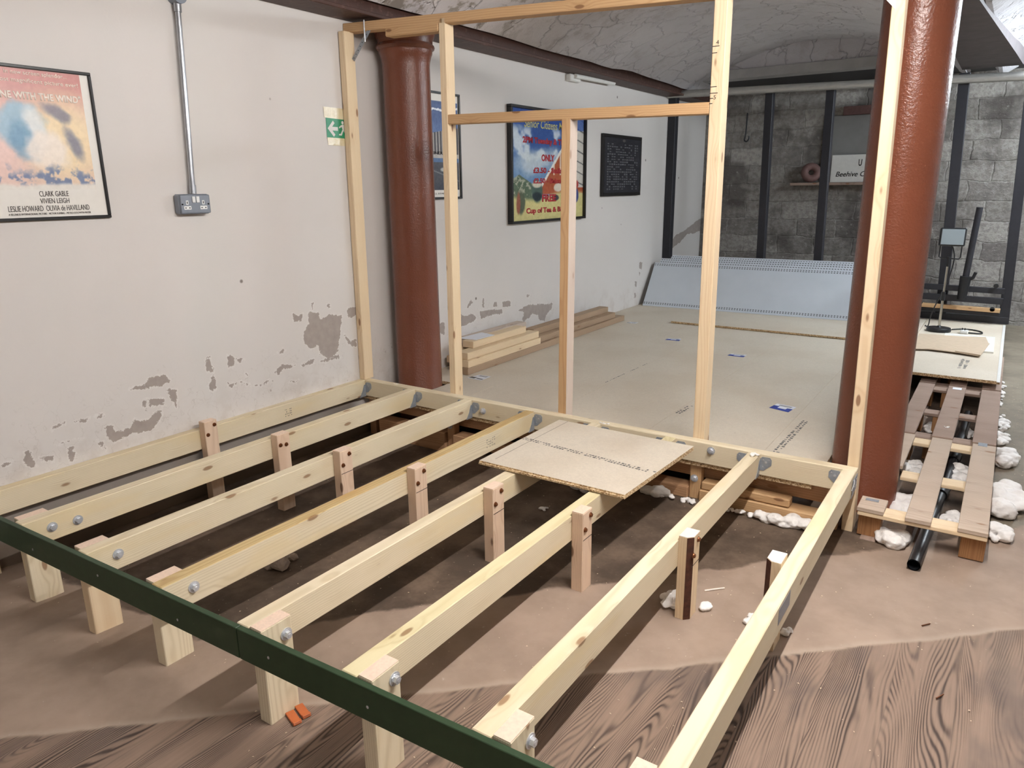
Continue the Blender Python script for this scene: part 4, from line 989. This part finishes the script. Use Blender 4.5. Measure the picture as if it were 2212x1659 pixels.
# ------------------------------------------------------------------ things on the left wall
def picture(bmname, y0, y1, z0, z1, fw, depth, label, cat='poster', fmat='frameb'):
    t = thing('framed_poster' if cat == 'poster' else 'framed_notice', label, cat, (.0, y0, z0), M=onwall(.001, y0, z0))
    W, H = y1-y0, z1-z0; Mx = onwall(.001, y0, z0)
    bm = bmesh.new()
    for a, b, c, d in ((0, W, 0, fw), (0, W, H-fw, H), (0, fw, fw, H-fw), (W-fw, W, fw, H-fw)): box(bm, a, b, c, d, 0, depth, .002)
    obj('frame', bm, M[fmat], Mx, t)
    return t, Mx, W, H
def printed(parent, Mx, x0, x1, y0, y1, z, fn, nx, ny, name='print'):
    u = np.linspace(0, 1, nx); v = np.linspace(0, 1, ny); U, V = np.meshgrid(u, v)
    c = np.clip(fn(U, V)/255.0, 0, 1); c = np.where(c <= .04045, c/12.92, ((c+.055)/1.055)**2.4)
    P = np.stack([x0+U*(x1-x0), y0+V*(y1-y0), np.full(U.shape, z)], -1).reshape(-1, 3)
    b = (np.arange(ny-1)[:, None]*nx+np.arange(nx-1)[None, :]).ravel(); f = np.stack([b, b+1, b+nx+1, b+nx], -1)
    me = bpy.data.meshes.new(name); me.vertices.add(len(P)); me.vertices.foreach_set('co', P.ravel())
    me.loops.add(f.size); me.loops.foreach_set('vertex_index', f.ravel().astype(np.int32)); me.polygons.add(len(f)); me.polygons.foreach_set('loop_start', np.arange(0, f.size, 4, dtype=np.int32)); me.update(calc_edges=True)
    at = me.attributes.new('Col', 'FLOAT_COLOR', 'POINT'); at.data.foreach_set('color', np.concatenate([c, np.ones(c.shape[:2]+(1,))], -1).astype(np.float32).ravel())
    return obj(name, me, M['print'], Mx, parent)
def C3(*c): return np.array(c, float)
def blend(img, col, m): return img*(1-m[..., None])+np.asarray(col, float)*m[..., None]
def ell(U, V, cx, cy, rx, ry, rot=0, soft=.25, wob=.0, sd=0):
    a = math.radians(rot); x = U-cx; y = V-cy
    xr = x*math.cos(a)+y*math.sin(a); yr = -x*math.sin(a)+y*math.cos(a)
    d = np.hypot(xr/rx, yr/ry)+(vnoise(U+sd, V+sd*.7, 9)-.5)*wob
    return 1-sst(1-soft, 1+soft, d)

# poster 1: film poster with a plain painterly picture
t, Mx, W, H = picture('p', -1.868, -1.394, 1.036, 1.616, .012, .018, 'large framed film poster with pink sky and black lettering, at the left edge', 'poster')
obj('paper', bbox(.012, W-.012, .012, H-.012, .006, .009), M['cream'], Mx, t)
def art1(U, V):
    n = vnoise(U, V, 7); img = np.zeros(U.shape+(3,))
    img[:] = C3(220, 192, 178); img = blend(img, (200, 142, 136), sst(.5, .95, V)); img = blend(img, (236, 214, 176), ell(U, V, .78, .42, .35, .35, 0, .6))
    img = blend(img, (228, 196, 186), ell(U, V, .1, .4, .3, .3, 0, .5))
    img = blend(img, (150, 182, 200), ell(U, V, .40, .52, .2, .2, 30, .25, .7, 2)*.95)
    img = blend(img, (226, 226, 222), ell(U, V, .52, .50, .09, .19, 12, .4, .6, 4)*.9)
    img = blend(img, (112, 152, 180), ell(U, V, .40, .40, .12, .16, 25, .3, .8, 6)*.85)
    img = blend(img, (238, 226, 214), ell(U, V, .62, .33, .19, .14, -15, .3, .7, 8)*.9)
    img = blend(img, (120, 118, 134), ell(U, V, .74, .66, .12, .05, -25, .5, 1.2, 11)*.8)
    img = blend(img, (116, 118, 138), ell(U, V, .86, .40, .06, .13, 25, .5, 1.2, 13)*.8)
    tr = sst(.22, .12, V+(vnoise(U+2, V, 14)-.5)*.18)*sst(.02, .06, V)*sst(.42, .56, vnoise(U+5, V+5, 16))
    img = blend(img, (110, 126, 160), tr*.9)
    img = blend(img, (226, 221, 212), sst(.07, .03, V+(n-.5)*.05))
    return img+(vnoise(U+7, V+2, 40)-.5)[..., None]*16
printed(t, Mx, .012, W-.044, .118, H-.013, .0095, art1, 150, 190, 'picture')
yo = 1.868; zo = -1.036
def tx(b, ya, yb, za, zb, m, **k): text('lettering', b, ya+yo, yb+yo, za+zo, zb+zo, M[m], Mx @ Matrix.Translation((0,0,.0097)), t, **k)
tx('In new screen splendor...', -1.716, -1.49, 1.5775, 1.5975, 'offwhite', bold=.006)
tx('The most magnificent picture ever!', -1.80, -1.45, 1.549, 1.569, 'offwhite', bold=.006)
tx('GONE WITH THE WIND"', -1.79, -1.447, 1.492, 1.521, 'offwhite', bold=.035)
tx('CLARK GABLE', -1.665, -1.554, 1.128, 1.149, 'ink', bold=-.004)
tx('VIVIEN LEIGH', -1.666, -1.555, 1.101, 1.121, 'ink', bold=-.004)
tx('LESLIE HOWARD  OLIVIA de HAVILLAND', -1.786, -1.479, 1.0715, 1.093, 'ink', bold=-.006)
tx('A SELZNICK INTERNATIONAL PICTURE - VICTOR FLEMING - METRO-GOLDWYN-MAYER', -1.788, -1.476, 1.0575, 1.065, 'greyink')
obj('glazing', bbox(.012, W-.012, .012, H-.012, .0125, .0135), None or (lambda: (M.setdefault('glz', None), M['glz'])[1])() or M['cream'], Mx, t) if False else None

# poster 2: night-blue picture of a cinema front
t, Mx, W, H = picture('p', .56, 1.078, 1.07, 1.752, .014, .02, 'framed blue poster of a city street, half hidden behind the wall column and stud', 'poster')
obj('paper', bbox(.014, W-.014, .014, H-.014, .004, .008), M['cream'], Mx, t)
def art2(U, V):
    img = np.zeros(U.shape+(3,)); img[:] = C3(62, 84, 132); img = blend(img, (84, 108, 156), sst(.9, .6, V))
    img = blend(img, (226, 230, 238), (np.abs(V-.9-(U-.5)*.05-(vnoise(U, V, 9)-.5)*.05) < .012)*1.0)
    bl = (V < .70+.12*U-.1) & (V > .36); img = blend(img, (66, 62, 66), bl*1.0)
    img = blend(img, (176, 170, 162), (bl & (np.sin(U*95) > .25))*.9)
    sg = (V <= .41) & (V > .365); img = blend(img, (176, 172, 166), sg*1.0)
    sg = (V <= .365) & (V > .32); img = blend(img, (78, 108, 148), sg*1.0)
    rd = V <= .32; img = blend(img, (70, 70, 78), rd*1.0)
    img = blend(img, (120, 120, 124), (rd & (np.abs(V-.2+(U-.5)*.2) < .006))*1.0)
    img = blend(img, (188, 186, 182), ell(U, V, .62, .235, .07, .022, 0, .3)); img = blend(img, (46, 48, 62), sst(.1, .02, V)*.6)
    return img+(vnoise(U, V, 40)-.5)[..., None]*30
printed(t, Mx, .05, W-.02, .06, H-.058, .0085, art2, 120, 150, 'picture')
text('lettering', 'CINERAMA', .2, .42, .288, .308, M['hole'], Mx @ Matrix.Translation((0,0,.0088)), t, bold=.01)
text('lettering', 'ALL STAR FILMS', .2, .42, .032, .042, M['greyink'], Mx @ Matrix.Translation((0,0,.0088)), t)

# poster 3: bright town-street poster
t, Mx, W, H = picture('p', 1.664, 2.85, .866, 1.742, .02, .045, 'large framed bright blue poster with red lettering, behind the shorter stud', 'poster')
def art3(U, V):
    n = vnoise(U, V, 5); img = np.zeros(U.shape+(3,)); img[:] = C3(48, 82, 146); img = blend(img, (104, 138, 178), sst(.75, .4, V))
    img = blend(img, (214, 222, 226), sst(.54, .68, n)*sst(.9, .8, V)*.9); img = blend(img, (206, 214, 214), ell(U, V, .35, .55, .28, .1, 10, .6, .8, 3)*.8)
    rt = .30+.62*np.clip((U-.36)/.5, 0, 1); b = (U > .36) & (V < rt) & (V > .24)
    img = blend(img, (168, 84, 52), b*1.0); img = blend(img, (222, 206, 186), (b & (np.sin(U*70) > .72) & (V > .42))*.9)
    img = blend(img, (226, 222, 212), (b & (V > rt-.04))*1.0)
    img = blend(img, (206, 200, 190), ((U > .8) & (V > .3))*1.0); img = blend(img, (60, 60, 62), ((U > .8) & (np.sin(V*60+U*20) > .93) & (V > .3))*.8)
    ln = (V < .42-.5*np.abs(U-.1)) & (U < .3); img = blend(img, (86, 104, 82), ln*1.0)
    img = blend(img, (196, 190, 170), (ln & (vnoise(U, V, 30) > .58))*.7)
    img = blend(img, (206, 196, 134), sst(.26, .2, V+.04*np.sin(U*6)))
    for cx, cy, rx, ry, c in ((.33, .27, .07, .1, (70, 92, 84)), (.33, .22, .06, .04, (30, 44, 50)), (.12, .17, .05, .1, (84, 92, 72)), (.09, .17, .025, .1, (150, 90, 70)), (.33, .33, .06, .03, (206, 200, 180)), (.62, .3, .06, .04, (216, 206, 190)), (.9, .22, .03, .07, (60, 70, 130)), (.9, .33, .03, .04, (170, 60, 56)), (.58, .2, .05, .03, (60, 60, 66))):
        img = blend(img, c, ell(U, V, cx, cy, rx, ry, 0, .2, .5, cx*9))
    img = blend(img, (40, 74, 150), ((V > .86))*.75)
    return img+(vnoise(U, V, 60)-.5)[..., None]*26
printed(t, Mx, .02, W-.02, .02, H-.02, .02, art3, 200, 150, 'picture')
yo = -1.664; zo = -.866
def tx(b, ya, yb, za, zb, m, **k): text('lettering', b, ya+yo, yb+yo, za+zo, zb+zo, M[m], Mx @ Matrix.Translation((0,0,.0203)), t, **k)
tx('Senior Citizens Matinee', 1.875, 2.66, 1.592, 1.655, 'yelink', shear=.2, bold=.004)
tx('2PM Tuesday & Thursday', 1.851, 2.70, 1.462, 1.523, 'redink', bold=.04)
tx('ONLY', 2.127, 2.332, 1.343, 1.397, 'redink', bold=.045)
tx('£3.50 - Stalls', 2.003, 2.46, 1.249, 1.294, 'redink', bold=.04)
tx('£2.50 - Balcony', 2.003, 2.52, 1.158, 1.211, 'redink', bold=.04)
tx('FREE', 2.136, 2.36, 1.024, 1.083, 'redink', bold=.045)
tx('Cup of Tea & Biscuits', 1.898, 2.64, .925, .981, 'redink', bold=.04)

# notice 4: dark board with rows of small pale marks
t, Mx, W, H = picture('p', 3.2, 4.042, 1.05, 1.612, .03, .03, 'small dark framed notice with rows of pale marks, near the far corner', 'notice')
def art4(U, V):
    img = np.zeros(U.shape+(3,)); img[:] = C3(44, 44, 50)
    gx, gy = np.floor(U*17), np.floor(V*22); r = _T[(gx*7).astype(int) % 256, (gy*13+31).astype(int) % 256]
    fx, fy = U*17-gx, V*22-gy
    m = (r > .38) & (np.abs(fx-.5) < .2+.25*r) & (np.abs(fy-.5) < .18+.22*(1-r)) & (U > .07) & (U < .93) & (V > .04) & (V < .9)
    img = blend(img, (110, 110, 112), m*(.5+.5*vnoise(U, V, 40)))
    return blend(img, (90, 86, 84), ell(U, V, .52, .96, .04, .025, 0, .2))
printed(t, Mx, .03, W-.03, .03, H-.03, .026, art4, 220, 190, 'picture')

# fire exit sign taped to the wall
ex = thing('exit_sign', 'green and white exit arrow sign taped to the wall beside the wall stud', 'sign', (.001, -.05, 1.47), M=onwall(.001, 0, 0))
Mx = onwall(.0012, 0, 0); XG = plain('exit_green', (38, 134, 92), .4, nz=.04)
obj('sign_panel', bbox(-.12, .13, 1.418, 1.528, 0, .0015), XG, Mx, ex)
def poly(name, pts, z, mat, par, Mx): 
    bm = bmesh.new(); prism(bm, pts, z, z+.0004); return obj(name, bm, mat, Mx, par)
poly('arrow', [(-.112, 1.472), (-.07, 1.515), (-.058, 1.503), (-.078, 1.482), (-.036, 1.482), (-.036, 1.462), (-.078, 1.462), (-.058, 1.441), (-.07, 1.429)], .0015, M['white'], ex, Mx)
poly('doorway', [(.02, 1.43), (.1, 1.43), (.1, 1.518), (.02, 1.518)], .0015, M['white'], ex, Mx)
rm = obj('running_figure', cyl(bmesh.new(), (.002, 1.508, .0016), (.002, 1.508, .0022), .009, 14), M['white'], Mx, ex)
for nm, q in (('torso', [(-.008, 1.495), (.012, 1.499), (.016, 1.468), (0, 1.465)]), ('limb', [(-.004, 1.468), (-.016, 1.448), (-.03, 1.446), (-.03, 1.438), (-.01, 1.438), (.006, 1.466)]), ('limb', [(.004, 1.468), (.014, 1.45), (.01, 1.428), (.02, 1.428), (.026, 1.452), (.016, 1.47)]), ('limb', [(-.008, 1.495), (-.026, 1.484), (-.026, 1.476), (-.002, 1.486)])):
    poly(nm, q, .0016, M['white'], rm, Mx)
poly('tape', [(-.132, 1.528), (-.133, 1.585), (.03, 1.583), (.13, 1.583), (.13, 1.522)], .0019, M['tape'], ex, Mx)
poly('tape', [(-.121, 1.424), (-.116, 1.383), (.02, 1.382), (.13, 1.385), (.13, 1.422)], .0019, M['tape'], ex, Mx)

# surface conduit and double socket
cd = thing('conduit', 'galvanised conduit running up the wall from the double socket', 'conduit', (.03, -1.0, 1.13))
obj('pipe', cyl(bmesh.new(), (.025, -.999, 1.163), (.025, -.966, 1.92), .0125, 16), M['conduit'], None, cd, True)
obj('coupler', cyl(bmesh.new(), (.025, -1.0, 1.131), (.025, -.998, 1.17), .0155, 16), M['conduit'], None, cd, True)
obj('coupler', cyl(bmesh.new(), (.025, -.966, 1.915), (.025, -.965, 1.952), .0165, 16), M['conduit'], None, cd, True)
obj('junction_box', cyl(bmesh.new(), (.001, -.965, 1.98), (.052, -.965, 1.98), .034, 24), M['socket'], None, cd, True)
so = thing('double_socket', 'grey metal double socket with white switches on the wall', 'socket', (.0, -1.0, 1.08), M=onwall(.001, -1.09, 1.038))
Mx = onwall(.001, -1.09, 1.038)
obj('box', bbox(0, .158, 0, .091, 0, .046, .008), M['socket'], Mx, so)
fp = obj('face_plate', bbox(.003, .155, .003, .088, .046, .05, .004), M['socket'], Mx, so)
for x in (.063, .084): obj('switch', bbox(x, x+.016, .052, .08, .05, .055, .0015), M['switch'], Mx, so)
for cx in (.037, .12):
    s_ = obj('outlet', bbox(cx-.006, cx+.006, .043, .062, .05, .0508), M['switch'], Mx, fp)
    obj('outlet', bbox(cx-.018, cx+.018, .021, .037, .05, .0508), M['switch'], Mx, fp)
    for a, b, c, d in ((-.002, .002, .047, .058), (-.013, -.007, .026, .031), (.007, .013, .026, .031)): obj('pin_slot', bbox(cx+a, cx+b, c, d, .0508, .0512), M['hole'], Mx, fp)
for x in (.012, .146): obj('screw_head', cyl(bmesh.new(), (x, .045, .05), (x, .045, .052), .004, 10), M['hole'], Mx, fp)

# ------------------------------------------------------------------ lights: bare fluorescent battens
def fluo(x, y0, y1, z, power, mat, label, top=2.3):
    t = thing('fluorescent_light', label, 'light', (x, (y0+y1)/2, z))
    obj('batten', bbox(x-.025, x+.025, y0-.03, y1+.03, z+.03, z+.07, .004), M['white'], None, t)
    for yy in (y0+.15, y1-.15): obj('hanging_rod', cyl(bmesh.new(), (x, yy, z+.07), (x, yy, top), .006, 8), M['bolt'], None, t)
    g = M[mat].copy(); g.node_tree.nodes['Principled BSDF'].inputs['Emission Strength'].default_value = power
    obj('tube', cyl(bmesh.new(), (x, y0, z), (x, y1, z), .014, 12), g, None, t, True)
    return t
fluo(3.12, -1.95, -.45, 1.98, 84, 'tube_warm', 'fluorescent tube over the right side of the floor frame')
fluo(3.12, -5.2, -3.7, 2.0, 30, 'tube_warm', 'fluorescent tube behind the camera')
fluo(4.35, 2.7, 4.2, 2.1, 80, 'tube_cool', 'nearer fluorescent tube over the bay beyond the pallets', 2.5)
fluo(4.35, 4.5, 5.8, 2.1, 50, 'tube_cool', 'further fluorescent tube over the bay beyond the pallets', 2.5)
w = bpy.data.worlds.new('basement_air'); S.world = w; w.use_nodes = True
w.node_tree.nodes['Background'].inputs[0].default_value = (.5, .52, .55, 1); w.node_tree.nodes['Background'].inputs[1].default_value = .02

# ------------------------------------------------------------------ camera
cam = bpy.data.cameras.new('camera'); co = bpy.data.objects.new('camera', cam); COL.objects.link(co)
Rw = CAMR
right, fwd, up = (Vector((Rw[0][i], Rw[1][i], Rw[2][i])) for i in range(3))
Mc = Matrix((right, up, -fwd)).transposed().to_4x4(); Mc.translation = CAMC
co.matrix_world = Mc
cam.sensor_width = 36; cam.lens = CAMF/2212*36; cam.clip_start = .02; cam.clip_end = 50
S.camera = co
S.view_settings.view_transform = 'Standard'; S.view_settings.look = 'None'
S.view_settings.gamma = 1; S.view_settings.use_curve_mapping = False
S.view_settings.exposure = EXPO
